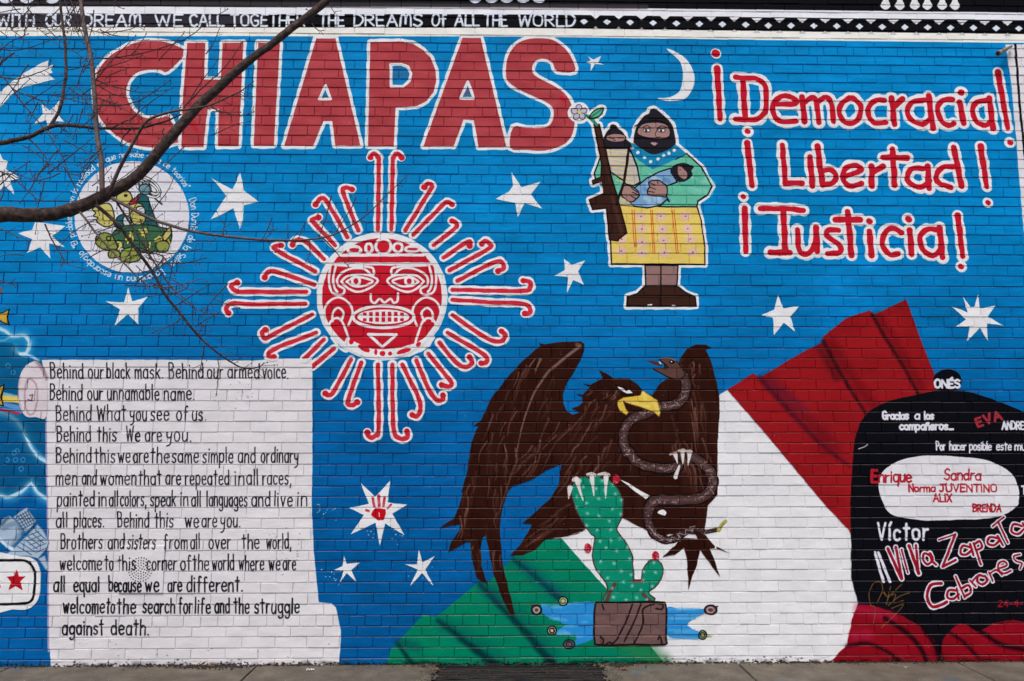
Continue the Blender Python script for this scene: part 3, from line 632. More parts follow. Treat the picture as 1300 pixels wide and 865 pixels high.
# snake
snakeA = smooth(T('x3 700,240 770,285 808,340 810,420 770,490 700,515 640,520 560,560 480,590 420,630 388,690 385,760 405,830 x4 420,70 460,130 530,168 620,185 700,188 760,172'), False, 5)
snakeB = smooth(T('x4 850,105 920,150 985,220 995,300 960,365 880,398 740,405 640,402 580,425 553,490 560,570 600,640 670,678 740,668 800,632 860,605 940,622 1035,608'), False, 5)
SN = (72, 48, 46)
stroke(snakeA, (26, 12, 12), 7.4); stroke(snakeA, SN, 5.8, 5.2); stroke(snakeA, (104, 78, 74), 1.6, soft=4, alpha=.5)
stroke(snakeB[:46], (26, 12, 12), 7.4); stroke(snakeB[45:], (26, 12, 12), 7.2, 2.2); stroke(snakeB[:46], SN, 5.8); stroke(snakeB[45:], (62, 40, 40), 5.4, 1.6); stroke(snakeB[:60], (112, 84, 84), 2, soft=4, alpha=.45)
for S_ in (snakeA, snakeB):
    for i in range(6, len(S_)-3, 3):
        x, y = S_[i]; a = random.random()*6.28
        if random.random() < .75:
            q = [(x+random.uniform(-5, 5), y+random.uniform(-5, 5)) for _ in range(3)]
            stroke(q, (186, 170, 164), .35, wob=0, alpha=.75)
        for _ in range(4): xx, yy = x+random.uniform(-5, 5), y+random.uniform(-5, 5); stroke([(xx, yy), (xx+.4, yy)], (200, 190, 186), .35, wob=0, alpha=.8)
zig = [(S_[0]+(2.2 if i % 2 else -2.2), S_[1]+(3.0 if i % 2 else -3.0)*(1-i/40)) for i, S_ in enumerate(snakeB[52::2])]
stroke(zig[:-4], (190, 172, 166), .4, wob=0, alpha=.8)
shead = smooth(T('x3 632,200 680,184 730,198 772,240 806,300 765,335 700,322 640,290 588,262 640,258 680,262 690,248 655,218'), True, 3)
fill(shead, (92, 62, 54)); stroke(shead, (30, 14, 14), .6, closed=True); fill(T('x3 548,205 612,212 662,248 590,232'), (84, 40, 44))
fill(ell(716, 215, 19, 14, 'x3', 14), BLACK); fill(ell(714, 213, 5, 4, 'x3', 8), WHITE); stroke(T('x3 632,212 640,225'), WHITE, .9); stroke(smooth(T('x3 640,190 690,184 740,205')), (190, 150, 140), .4)
stroke(T('x4 1040,612 1062,575 1085,552'), (176, 168, 92), 2.8, 2.2); stroke(T('x4 1050,600 1075,565'), (110, 100, 50), .5)
# beak, eye
beak = T('x3 345,482 385,458 500,445 512,415 530,420 560,440 620,480 638,560 628,592 590,555 520,530 430,505 388,482 385,490 402,540 418,560 405,580 360,550 345,515')
fill(beak, (222, 190, 72)); stroke(beak, (120, 90, 30), .4, closed=True); stroke(T('x3 520,425 540,480 600,500 625,560'), (236, 214, 120), 2, soft=2, alpha=.6); stroke(T('x3 400,485 560,520'), (236, 214, 120), 1.6, soft=2, alpha=.6)
fill(T('x3 342,376 365,385 388,402 405,412 425,404 447,428 410,432 372,412 350,395'), WHITE); fill(ell(405, 408, 9, 8, 'x3', 8), BLACK)
for s in ('x3 340,378 330,372 400,395', 'x3 380,440 450,445'): stroke(T(s), (20, 8, 6), .9)
for s in ('x4 62,262 108,408', 'x4 168,240 182,378', 'x4 265,240 262,392', 'x4 18,322 8,395', 'x4 740,90 755,152', 'x4 790,70 792,158', 'x4 838,78 828,165'): tal(s)
tal('x4 768,172 742,248', 1.2, 2.6)
for s in ('x4 705,92 745,80', 'x4 762,68 800,60', 'x4 808,68 850,72'): stroke(T(s), (190, 176, 166), 1.4)
# prickly fruits
for x, y in T('x4 335,262 140,735 605,790'):
    q = ell(x, y, 4.6, 6.2); fill(q, (176, 24, 40))
    for _ in range(9): xx, yy = x+random.uniform(-3.5, 3.5), y+random.uniform(-5, 5); stroke([(xx, yy), (xx+.5, yy)], (226, 170, 176), .4, wob=0)
    film('painted_fruit', [q])
ef = film('painted_eagle', [eag, tail], 'dark brown eagle with spread wings above the cactus')
film('beak', [beak], 'yellow beak', ef)
sf = film('painted_snake', capsules(snakeA[::4]+[snakeA[-1]], 6.5)+capsules(snakeB[:60:4], 6.5)+capsules(snakeB[56::4]+[snakeB[-1]], 6, 2)+[shead], 'mottled brown snake held by the eagle')
film('painted_cactus', [cact], 'green cactus pads with white spines')

# ---- scroll with the poem, curl and the swirls at the left
q = T('u1 210,146 500,146 900,146 1260,150 u2 120,140 298,140 300,220 300,640 v2 290,0 300,230 312,350 325,480 385,485 408,505 420,560 432,620 432,670 426,740 p 430,856 66,856 v1 240,700 236,300 234,0 u1 232,440 230,300'); scroll = q
fill(q, (226, 222, 222)); stroke(T('v1 236,720 234,300 232,0 u1 230,600 230,440'), (178, 160, 200), .9, soft=1, alpha=.8)
wv = (206, 230, 240)
for s_ in ('u1 -60,-30 20,0 60,30 120,25 145,60 130,110 90,112 70,90', 'u1 -20,400 60,430 110,490 150,580 190,630 232,655', 'u1 -20,810 40,830 110,800 155,760 190,810 236,838'): stroke(smooth(T(s_), False, 5), (84, 172, 216), 6, soft=12, alpha=.65)
fold('u1 -60,-30 20,0 60,30 120,25 145,60 130,110 90,112 70,90', wv, 2.3, 4, .9); fold('u1 90,112 150,125 190,148', wv, 1.5, 3, .85); fold('u1 -40,40 20,50 60,20', wv, 1.2, 3, .8)
fold('u1 -20,400 60,430 110,490 150,580 190,630 232,655', wv, 2.3, 4, .9); fold('u1 -20,810 40,830 110,800 155,760 190,810 236,838', wv, 2.3, 4, .9); fold('u1 155,760 160,735', wv, 1, 3, .6)
fill(T('u1 -60,60 60,60 100,130 190,150 232,160 232,640 120,520 60,440 -60,400'), (8, 84, 118), .6); fill(T('u1 -60,-20 20,5 60,35 120,30 140,60 125,105 90,110 60,60 20,60 -60,60'), (20, 130, 176), .5); fill(T('u1 -60,410 60,440 110,500 150,590 190,640 232,665 232,830 190,800 155,755 110,795 40,825 -60,815'), (6, 84, 122), .5)
for x, y in ((65, 208), (40, 175), (35, 645), (78, 645), (115, 645), (70, 610), (105, 690), (85, 600)): stroke(ell(x, y, 11, 11, 'u1', 12), (96, 166, 204), .5, closed=True, alpha=.7)
for s, c_ in (('u1 -60,290 20,320 100,335', (120, 180, 190)), ('u1 -60,330 20,335 100,340', (226, 200, 100)), ('u1 -60,350 20,345 100,352', (226, 200, 100)), ('u1 -60,380 20,368 100,385', (90, 150, 204)), ('u1 -60,410 20,395 100,405', (90, 150, 204)), ('u1 -40,385 30,400 96,414', (186, 40, 60))): stroke(T(s), c_, 2.6 if c_[0] < 180 or c_[1] > 100 else 1.4, soft=1.5)
fill(scroll, (226, 222, 222)); stroke(T('v1 236,720 234,300 232,0 u1 230,600 230,440'), (178, 160, 200), .9, soft=1, alpha=.8)
cur = smooth(T('u1 150,162 185,152 215,190 235,260 232,430 180,432 130,428 100,380 90,310 100,230 120,185'), True, 4)
fill(cur, (220, 208, 211)); stroke(smooth(T('u1 150,240 180,270 188,330 175,400 150,420 130,390 125,330 130,270'), True, 3), (170, 140, 144), 1, soft=2, closed=True, alpha=.8)
stroke(smooth(T('u1 185,155 218,200 232,240'), False, 3), (150, 118, 122), 2, soft=3, alpha=.7); stroke(T('u1 150,325 165,320 158,350 140,345'), (110, 84, 90), .8, soft=1); fold('u1 100,230 92,310 105,390', (180, 150, 160), 1, 2, .6)
film('painted_scroll_curl', [cur])
for s in ('t5 -10,740 20,735 48,718 35,755 46,797 15,785 -10,770', 'u1 -10,290 22,268 15,300 5,330 18,375 -10,370'):
    q = T(s); fill(q, (206, 166, 60)); stroke(q, BLACK, .7, closed=True); film('painted_fish_tail', [q])
fill(T('t5 -10,610 12,612 12,640 -10,660'), (110, 90, 96))
# keyboard and cup
kb = [T('w8 100,95 195,28 235,85 262,125 250,150 190,212 150,150'), T('w8 40,375 130,300 210,220 275,152 320,200 360,280 340,330 280,400 200,380 100,385'), T('w8 -10,170 20,110 70,88 110,120 165,190 150,240 80,320 30,270 -10,250'), T('w8 280,400 325,380 355,470 335,480')]
for q in kb: fill(q, (168, 190, 208)); stroke(q, (120, 146, 172), .5, closed=True)
stroke(T('w8 30,170 120,140 165,200 80,325'), (96, 124, 150), 3.5, soft=5, alpha=.6); stroke(T('w8 10,150 60,100'), (60, 84, 110), 2, soft=3, alpha=.7); stroke(T('w8 0,260 50,310 90,330'), (206, 222, 232), 2, soft=2)
for i in range(6):
    stroke(T('w8 %g,%g %g,%g' % (215+i*22-60, 225+i*28-10, 275+i*16-5, 170+i*30)), (84, 104, 130), .6); stroke(T('w8 %g,%g %g,%g' % (130+i*26, 310-i*24, 230+i*22, 372-i*22)), (84, 104, 130), .6)
for i in range(5): stroke(T('w8 %g,%g %g,%g' % (120+i*8, 100+i*22, 205+i*10, 55+i*22)), (70, 90, 116), .6); stroke(T('w8 %g,%g %g,%g' % (135+i*17, 85-i*10, 190+i*14, 175-i*12)), (70, 90, 116), .6)
film('painted_keyboard', kb[:2])
sg = smooth(T('w8 -60,382 150,385 230,392 280,440 298,520 295,640 270,720 200,772 100,772 -60,770'), True, 3); fill(sg, WHITE)
stroke(smooth(T('w8 -60,415 100,412 180,415 235,450 258,520 252,640 235,700 200,725 100,732 -60,735'), False, 4), BLACK, 1.5)
q = T('w8 122,478 140,530 190,530 150,568 168,632 116,602 64,632 82,570 48,532 104,528'); fill(q, (180, 20, 36)); sgf = film('painted_badge', [sg], 'white badge with black rim and red star'); film('red_star', [q], None, sgf)
fill(ell(-3, 603, 9, 16, 'w8'), (180, 20, 36))
PB = (22, 22, 30)
lines = [(480.5, 'Behind 63.6 106.8|our 112 132|black 135 166|mask. 171 208|Behind 214 259|our 263 284|armed 289 330|voice. 333 367'),
 (507.7, 'Behind 63 105.5|our 111 131|unnamable 136 203|name. 208 248'), (534, 'Behind 71 117|What 123 161|you 165 187|see 191 215|of 224 238.5|us. 244 262'),
 (560.4, 'Behind 72 116|this 123 149|We 160 178|are 184 206|you. 211 244'), (587.4, 'Behind 71 117|this 120 147|we 150 166|are 169 189|the 191 216|same 218 253|simple 257 297|and 302 325|ordinary 331 380'),
 (615.4, 'men 71 99|and 104 123|women 127 174|that 175.5 206|are 210 230|repeated 235 292|in 298 310|all 313 328|races, 333 371'),
 (642.6, 'painted 72.5 121|in 125 135|all 138.5 150|colors, 152.5 187|speak 190.5 224|in 229 239|all 243 255|languages 262 315|and 319 344|live 348 372|in 377 390'),
 (669.4, 'all 71 86|places. 93.6 133|Behind 149 190|this 196 221|we 235 253|are 256 276|you. 280 306'), (696.7, 'Brothers 77 131|and 137 159|sisters 162 199|from 208 239|all 242 254|over 265 294|the 307 330|world, 338 371'),
 (723.7, 'welcome 75.5 130|to 133 144|this 149.5 174|corner 187 225|of 229 243|the 244.5 266|world 269 298|where 303 336|we 341 356|are 359 376'),
 (751, 'all 68 83|equal 93.6 127|because 138 181|we 185 203|are 213 231.5|different. 237 309'), (778.4, 'welcome 80 134|to 135.5 146|the 149 173|search 181 223|for 227 244.5|life 247 268|and 272.5 292|the 297 317|struggle 323 381'), (806, 'against 78.5 132.6|death. 140.5 190')]
for i, (y, s) in enumerate(lines):
    text(s, y, 19.0, .72 if i < 10 else .9, PB, 'poem%d' % i, wob=.2, gap=2.2)
for s in (('name. 208.5 248.5', 507.5), ('corner 199 207', 723.7)): pass
# rough repairs on the white
for _ in range(70):
    x, y = random.choice(((random.uniform(264, 320), random.uniform(480, 525)), (random.uniform(70, 425), random.uniform(800, 842)), (random.uniform(340, 380), random.uniform(670, 740)))); l = random.uniform(.5, 2)
    stroke([(x, y), (x+l, y+random.uniform(-.6, .8))], random.choice(((120, 112, 112), (160, 150, 150), (90, 84, 84))), random.uniform(.25, .6), wob=0, alpha=.7)

# ---- black hood at the right
MB_ = (11, 12, 19)
mask = T('p 1080,690 1079,640 1081,600 1084,560 1091,537 1104,521 1128,509 1160,502 1188,496 1215,496 1235,499 1262,508 1290,519 1318,532 1350,552 1385,600 1400,700 1400,856 1073,856 1080,800 1089,765 1083,745 1080,735')
fill(mask, MB_); fill(ell(602, 152, 83, 66, 'x7'), MB_)
mo = smooth(T('x7 203,765 215,702 250,655 350,605 430,590 520,584 650,590 760,600 830,612 900,640 940,665 985,705 1005,750 1016,800 1012,850 x8 868,45 820,85 720,112 560,118 420,122 300,108 235,88 200,40'), True, 3); fill(mo, (224, 222, 223))
film('painted_hood', [mask, ell(602, 152, 83, 66, 'x7')], 'black hood with names written over it'); film('hood_opening', [mo], 'white opening with red names', len(FILM)-1)
BR = (126, 8, 22)
bd = [smooth(T('x8 10,880 20,740 40,640 75,545 180,556 300,600 400,665 470,740 485,790 490,740 515,690 560,645 610,640 660,672 700,662 760,632 850,618 960,640 1100,650 1100,880'), True, 2)]
fill(bd[0], BR, wob=.5); c, x0, y0 = coverage([cpx(bd[0])]); blend(c*vnoise(c.shape[0], c.shape[1], 30, 60), x0, y0, (168, 14, 38), .55)
for s in ('x8 80,560 150,580 240,600', 'x8 60,700 120,690'): fold(s, (176, 30, 74), 6, 12, .5)
for s, r in (('x8 210,610 300,670 380,750 420,840', 4), ('x8 20,745 120,735 210,770 280,820', 2.6), ('x8 470,740 480,800 510,860', 6), ('x8 530,680 590,720 640,770 670,800', 2.4), ('x8 650,650 720,700 800,745 920,770', 4), ('x8 400,660 470,760', 4)): fold(s, (16, 4, 12), r*.6, 6, .9)
film('painted_bandana', bd, 'red bandana under the black hood')
MW = (222, 220, 228)
text('Gracias 1119.5 1154|a 1161 1167|los 1173 1185', 532.4, 9.6, 1.25, MW, 'mask'); text('compañeros... 1141 1211', 545.5, 9.8, 1.3, MW, 'mask')
text('Por 1188 1200|hacer 1205 1227|posible 1230 1259|este 1264 1284|mural 1287 1318', 571.5, 10.5, .95, MW, 'mask')
text('ONÉS 1185.5 1219.5', 492.3, 9.6, 1.5, MW, 'mask'); text('ANDRES 1271 1306', 545, 9.5, 1.15, MW, 'mask')
word('EVA', 1241, 1271, 542, 11, 1.6, (160, 46, 58), 'mask', x1y=532, gap=2)
RT = (176, 30, 46)
text('E 1106 1113', 612.5, 15, 1.9, RT, 'mask'); text('nrique 1115 1158', 612, 15, 1.15, RT, 'mask'); text('Sandra 1198 1246', 609.5, 14, 1.0, RT, 'mask'); text('Norma 1153 1188|JUVENTINO 1192 1266', 624.4, 9.5, .95, RT, 'mask')
text('ALIX 1184 1208.5', 637, 9.5, 1.0, RT, 'mask'); text('BRENDA 1234 1271.5', 649.8, 9.3, .95, RT, 'mask'); text('T 1296 1303', 627, 10, 1.3, MW, 'mask')
word('Víctor', 1114, 1177, 685.5, 22, 1.5, MW, 'mask', gap=2.4); text('24-4- 1266 1299', 770, 7.5, .8, (150, 20, 40), 'mask')
def outl(s, r=2.1, w=1.1, sm=True, fr='x8'):
    p = T(s, fr); p = smooth(p, False, 4) if sm and len(p) > 2 else p; return (p, r, w)
grp = [outl('160,290 200,425', .4, 1.5), outl('178,290 232,425', .4, 1.5), outl('158,279 161,281', .1, 1.3), outl('174,281 177,283', .1, 1.3),
 outl('222,262 290,412', 2.6), outl('262,255 292,410', 2.4), outl('290,268 322,382', 1.6), outl('292,262 296,264', .6), outl('328,248 376,385', 2.8), outl('362,245 374,380', 2.2),
 outl('438,300 405,285 398,318 420,340 445,315 432,285 440,320 462,342'),
 outl('475,218 560,190', 1.4, 1.1, False), outl('558,192 495,352 560,318', 2.2, 1.1, False),
 outl('630,255 595,248 585,285 610,292 640,270'), outl('632,240 648,295'), outl('650,235 685,340', 2), outl('655,240 680,225 692,255 662,270'),
 outl('770,210 730,205 720,235 750,245 780,220'), outl('770,200 795,245'), outl('745,150 800,105', 1.6), outl('772,128 820,232', 1.8),
 outl('890,150 850,140 838,175 870,190 900,165'), outl('895,135 920,185'),
 outl('488,435 435,445 418,500 440,550 480,545 515,528', 2.6), outl('560,470 525,470 520,505 550,512 575,490'), outl('565,460 575,512', 1.8),
 outl('560,400 605,505', 1.8), outl('590,460 625,445 635,480 605,500'), outl('632,420 660,450', 1.6), outl('640,430 665,400', 1.6), outl('700,400 675,395 668,425 695,440 718,420 705,398'),
 outl('725,380 745,425', 1.5), outl('732,385 762,368 790,392', 1.6), outl('775,360 815,345 800,325 775,335 772,365 800,385 835,372', 1.7), outl('880,290 848,300 862,325 890,335 882,362', 1.5)]
for p, r, w in grp: stroke(p, MW, r+w, wob=.3)
for p, r, w in grp:
    if r > .5: stroke(p, (150, 18, 34), r*.72, wob=.2)
for p, r, w in grp: LETTER.append(('viva', p, r+w))
for s in ('x8 150,640 160,560 135,540 130,480 150,435 185,430 195,470 170,530 195,480 215,500 200,470', 'x8 235,450 215,540 230,500 290,440', 'x8 225,545 280,500 330,482', 'x8 240,560 300,540 250,600 190,655', 'x8 220,500 260,490 250,530 300,520'):
    stroke(smooth(T(s), False, 5), (134, 92, 40), .55, alpha=.8)
stroke(T('u4 470,590 500,580 515,568'), (190, 186, 180), .6)

# paint flecks, chips and the dirty foot of the wall
for _ in range(240):
    x, y = random.uniform(0, 1300), random.uniform(60, 840); l = random.uniform(.2, .8)
    stroke([(x, y), (x+l, y)], random.choice(((190, 205, 215), (210, 214, 216), (120, 160, 190))), random.uniform(.15, .4), wob=0, alpha=.5)
for _ in range(55):   # drips near the small stars
    x, y = random.choice(((410, 652), (470, 675), (505, 680), (424, 730), (528, 728))); x += random.gauss(0, 8); y += random.gauss(0, 5); stroke([(x, y), (x+.5, y)], WHITE, random.uniform(.25, .55), wob=0)
for _ in range(1500):
    x = random.uniform(-60, 1360); d = random.expovariate(1/.008)
    if d > .09: continue
    zx = (W(x, 845)[0]-CX0)*RES; zy = (d-CZ0)*RES; r = random.uniform(.6, 2.6)*(1-d*7); yy, xx = np.mgrid[-4:5, -6:7]
    r = max(.5, r); blend(np.clip(r-np.hypot(xx/1.6, yy)+.5, 0, 1).astype(np.float32), int(zx)-6, int(zy)-4, random.choice(((38, 28, 24), (60, 44, 34), (24, 18, 18), (84, 66, 50))), .75)
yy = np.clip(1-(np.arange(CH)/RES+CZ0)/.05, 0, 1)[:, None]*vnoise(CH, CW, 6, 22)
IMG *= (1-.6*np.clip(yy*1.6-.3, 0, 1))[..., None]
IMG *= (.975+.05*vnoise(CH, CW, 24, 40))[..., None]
mural = bpy.data.images.new('mural_paint', CW, CH, alpha=False)
px = np.ones((CH, CW, 4), np.float32); px[..., :3] = np.clip(IMG, 0, 1); mural.pixels.foreach_set(px.ravel()); mural.update()
try: mural.pack()
except Exception as e_: print('pack', e_)
del px

# ---------------------------------------------------------------- materials
def nodes(name):
    m = bpy.data.materials.new(name); m.use_nodes = True; n = m.node_tree.nodes; l = m.node_tree.links
    return m, n, l, n['Principled BSDF']
def link_bump(n, l, b, hs, st, dist):
    bm_ = n.new('ShaderNodeBump'); bm_.inputs['Strength'].default_value = st; bm_.inputs['Distance'].default_value = dist
    l.new(hs, bm_.inputs['Height']); l.new(bm_.outputs[0], b.inputs['Normal'])
def noise(n, l, vec, scale, detail=4, rough=.55):
    t = n.new('ShaderNodeTexNoise'); t.inputs['Scale'].default_value = scale; t.inputs['Detail'].default_value = detail; t.inputs['Roughness'].default_value = rough
    if vec: l.new(vec, t.inputs['Vector'])
    return t
def ramp(n, l, src, stops):
    r = n.new('ShaderNodeValToRGB'); l.new(src, r.inputs[0]); e = r.color_ramp.elements
    while len(e) < len(stops): e.new(.5)
    for el, (p, c) in zip(e, stops): el.position = p; el.color = (*c, 1)
    return r
def math_(n, l, op, a, b):
    k = n.new('ShaderNodeMath'); k.operation = op
    for i, v in enumerate((a, b)):
        if isinstance(v, (int, float)): k.inputs[i].default_value = v
        else: l.new(v, k.inputs[i])
    return k.outputs[0]

root = bpy.data.objects.new('mural_wall', None); COL.objects.link(root)
root['label'] = 'long painted brick wall carrying the blue mural with sun, eagle and flag'; root['category'] = 'wall'

M_PAINT, n, l, b = nodes('mural_paint')
tc = n.new('ShaderNodeTexCoord'); tc.object = root
sp = n.new('ShaderNodeSeparateXYZ'); l.new(tc.outputs['Object'], sp.inputs[0])
u = math_(n, l, 'DIVIDE', math_(n, l, 'SUBTRACT', sp.outputs[0], CX0), CX1-CX0)
v = math_(n, l, 'DIVIDE', math_(n, l, 'SUBTRACT', sp.outputs[2], CZ0), CZ1-CZ0)
cb = n.new('ShaderNodeCombineXYZ'); l.new(u, cb.inputs[0]); l.new(v, cb.inputs[1])
it = n.new('ShaderNodeTexImage'); it.image = mural; it.interpolation = 'Linear'; it.extension = 'EXTEND'; l.new(cb.outputs[0], it.inputs[0])
# brush streaks and wear of the coat
mp = n.new('ShaderNodeMapping'); mp.inputs['Scale'].default_value = (1, 1, 3.2); l.new(tc.outputs['Object'], mp.inputs[0])
n1 = noise(n, l, mp.outputs[0], 9, 5, .6); n2 = noise(n, l, tc.outputs['Object'], 95, 4, .65); n3 = noise(n, l, tc.outputs['Object'], 26, 6, .7)
hsv = n.new('ShaderNodeHueSaturation'); l.new(it.outputs[0], hsv.inputs['Color'])
vv = math_(n, l, 'ADD', math_(n, l, 'MULTIPLY', n1.outputs[0], .26), math_(n, l, 'MULTIPLY', n2.outputs[0], .10)); l.new(math_(n, l, 'ADD', vv, .80), hsv.inputs['Value'])
chip = ramp(n, l, n3.outputs[0], [(.70, (0, 0, 0)), (.72, (1, 1, 1))])
mx = n.new('ShaderNodeMix'); mx.data_type = 'RGBA'; l.new(math_(n, l, 'MULTIPLY', chip.outputs[0], .5), mx.inputs[0]); l.new(hsv.outputs[0], mx.inputs[6]); mx.inputs[7].default_value = (.16, .12, .11, 1)
# sky light caught on upward facing brick arrises, painted as a pale tint
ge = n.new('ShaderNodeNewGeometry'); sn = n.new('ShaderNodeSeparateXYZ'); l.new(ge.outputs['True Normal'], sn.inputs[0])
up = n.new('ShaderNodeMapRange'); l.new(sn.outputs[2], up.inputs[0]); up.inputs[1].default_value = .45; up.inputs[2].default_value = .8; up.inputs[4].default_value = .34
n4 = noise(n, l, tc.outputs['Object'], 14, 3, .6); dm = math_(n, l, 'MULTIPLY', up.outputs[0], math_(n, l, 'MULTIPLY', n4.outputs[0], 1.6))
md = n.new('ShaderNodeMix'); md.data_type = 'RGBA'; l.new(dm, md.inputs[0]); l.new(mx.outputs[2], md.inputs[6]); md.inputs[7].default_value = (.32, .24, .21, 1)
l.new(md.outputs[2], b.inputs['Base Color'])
rr_ = n.new('ShaderNodeMapRange'); l.new(n3.outputs[0], rr_.inputs[0]); rr_.inputs[3].default_value = .42; rr_.inputs[4].default_value = .72; l.new(rr_.outputs[0], b.inputs['Roughness'])
hh = math_(n, l, 'ADD', math_(n, l, 'MULTIPLY', n2.outputs[0], .5), math_(n, l, 'MULTIPLY', n3.outputs[0], 1.0)); link_bump(n, l, b, hh, .55, .006)
b.inputs['Specular IOR Level'].default_value = .035

def simple(name, stops, scale, rough=.8, bump=(.4, .004), detail=6, metallic=0):
    m, n, l, b = nodes(name); tc = n.new('ShaderNodeTexCoord')
    t = noise(n, l, tc.outputs['Object'], scale, detail, .65); r = ramp(n, l, t.outputs[0], stops); l.new(r.outputs[0], b.inputs['Base Color'])
    b.inputs['Roughness'].default_value = rough; b.inputs['Metallic'].default_value = metallic
    t2 = noise(n, l, tc.outputs['Object'], scale*4, 5, .7); link_bump(n, l, b, t2.outputs[0], *bump); return m
M_BARK = simple('bark', [(.35, (.014, .008, .006)), (.52, (.062, .032, .022)), (.68, (.17, .095, .065))], 45, .85, (1, .012))
M_BARK2 = simple('grey_bark', [(.3, (.035, .02, .015)), (.55, (.10, .062, .05)), (.75, (.19, .14, .12))], 60, .8, (.5, .003))
M_TWIG = simple('twig_bark', [(.3, (.02, .010, .010)), (.6, (.055, .028, .024)), (.8, (.10, .055, .045))], 30, .8, (.2, .001))
M_IRON = simple('rusted_iron', [(.3, (.006, .006, .006)), (.6, (.018, .014, .012)), (.72, (.09, .05, .03))], 25, .7, (.5, .002), metallic=.3)
M_PIT = simple('dark_pit', [(.3, (.006, .006, .006)), (.8, (.02, .018, .016))], 20, .95)
M_HOLE = simple('dark_hole', [(.3, (.006, .006, .008)), (.8, (.02, .02, .02))], 20, .9, (.1, .001))
M_DIRT = simple('dirt', [(.3, (.012, .009, .007)), (.55, (.045, .03, .02)), (.75, (.14, .08, .045))], 70, .95, (1, .006))
M_FLAKE = simple('paint_flakes', [(.3, (.35, .34, .33)), (.7, (.65, .64, .62))], 30, .7, (.1, .001))
M_ASPH = simple('asphalt', [(.3, (.035, .035, .037)), (.7, (.07, .07, .072))], 30, .9, (.6, .004))
M_LEAF = simple('dead_leaf', [(.3, (.10, .045, .02)), (.7, (.26, .13, .06))], 40, .8, (.3, .002))
M_MET = simple('weathered_metal', [(.3, (.05, .045, .04)), (.6, (.24, .2, .15)), (.8, (.4, .36, .3))], 50, .6, (.4, .002))
M_CONC, n, l, b = nodes('pavement_concrete')
tc = n.new('ShaderNodeTexCoord'); g = n.new('ShaderNodeNewGeometry')
a1 = noise(n, l, g.outputs['Position'], 6, 6, .65); r1 = ramp(n, l, a1.outputs[0], [(.3, (.075, .06, .042)), (.55, (.13, .108, .08)), (.75, (.19, .165, .13))])
a2 = noise(n, l, g.outputs['Position'], 220, 3, .7); r2 = ramp(n, l, a2.outputs[0], [(.36, (.3, .3, .3)), (.48, (.9, .9, .9)), (.62, (1.05, 1.0, .95)), (.7, (2.0, 1.95, 1.8))])
a3 = noise(n, l, g.outputs['Position'], 3.1, 3, .5); r3 = ramp(n, l, a3.outputs[0], [(.62, (0, 0, 0)), (.70, (1, 1, 1))])
mm = n.new('ShaderNodeMix'); mm.data_type = 'RGBA'; mm.blend_type = 'MULTIPLY'; mm.inputs[0].default_value = 1; l.new(r1.outputs[0], mm.inputs[6]); l.new(r2.outputs[0], mm.inputs[7])
m2 = n.new('ShaderNodeMix'); m2.data_type = 'RGBA'; l.new(math_(n, l, 'MULTIPLY', r3.outputs[0], .35), m2.inputs[0]); l.new(mm.outputs[2], m2.inputs[6]); m2.inputs[7].default_value = (.03, .10, .17, 1)
l.new(m2.outputs[2], b.inputs['Base Color']); b.inputs['Roughness'].default_value = .9; link_bump(n, l, b, a2.outputs[0], .6, .003)

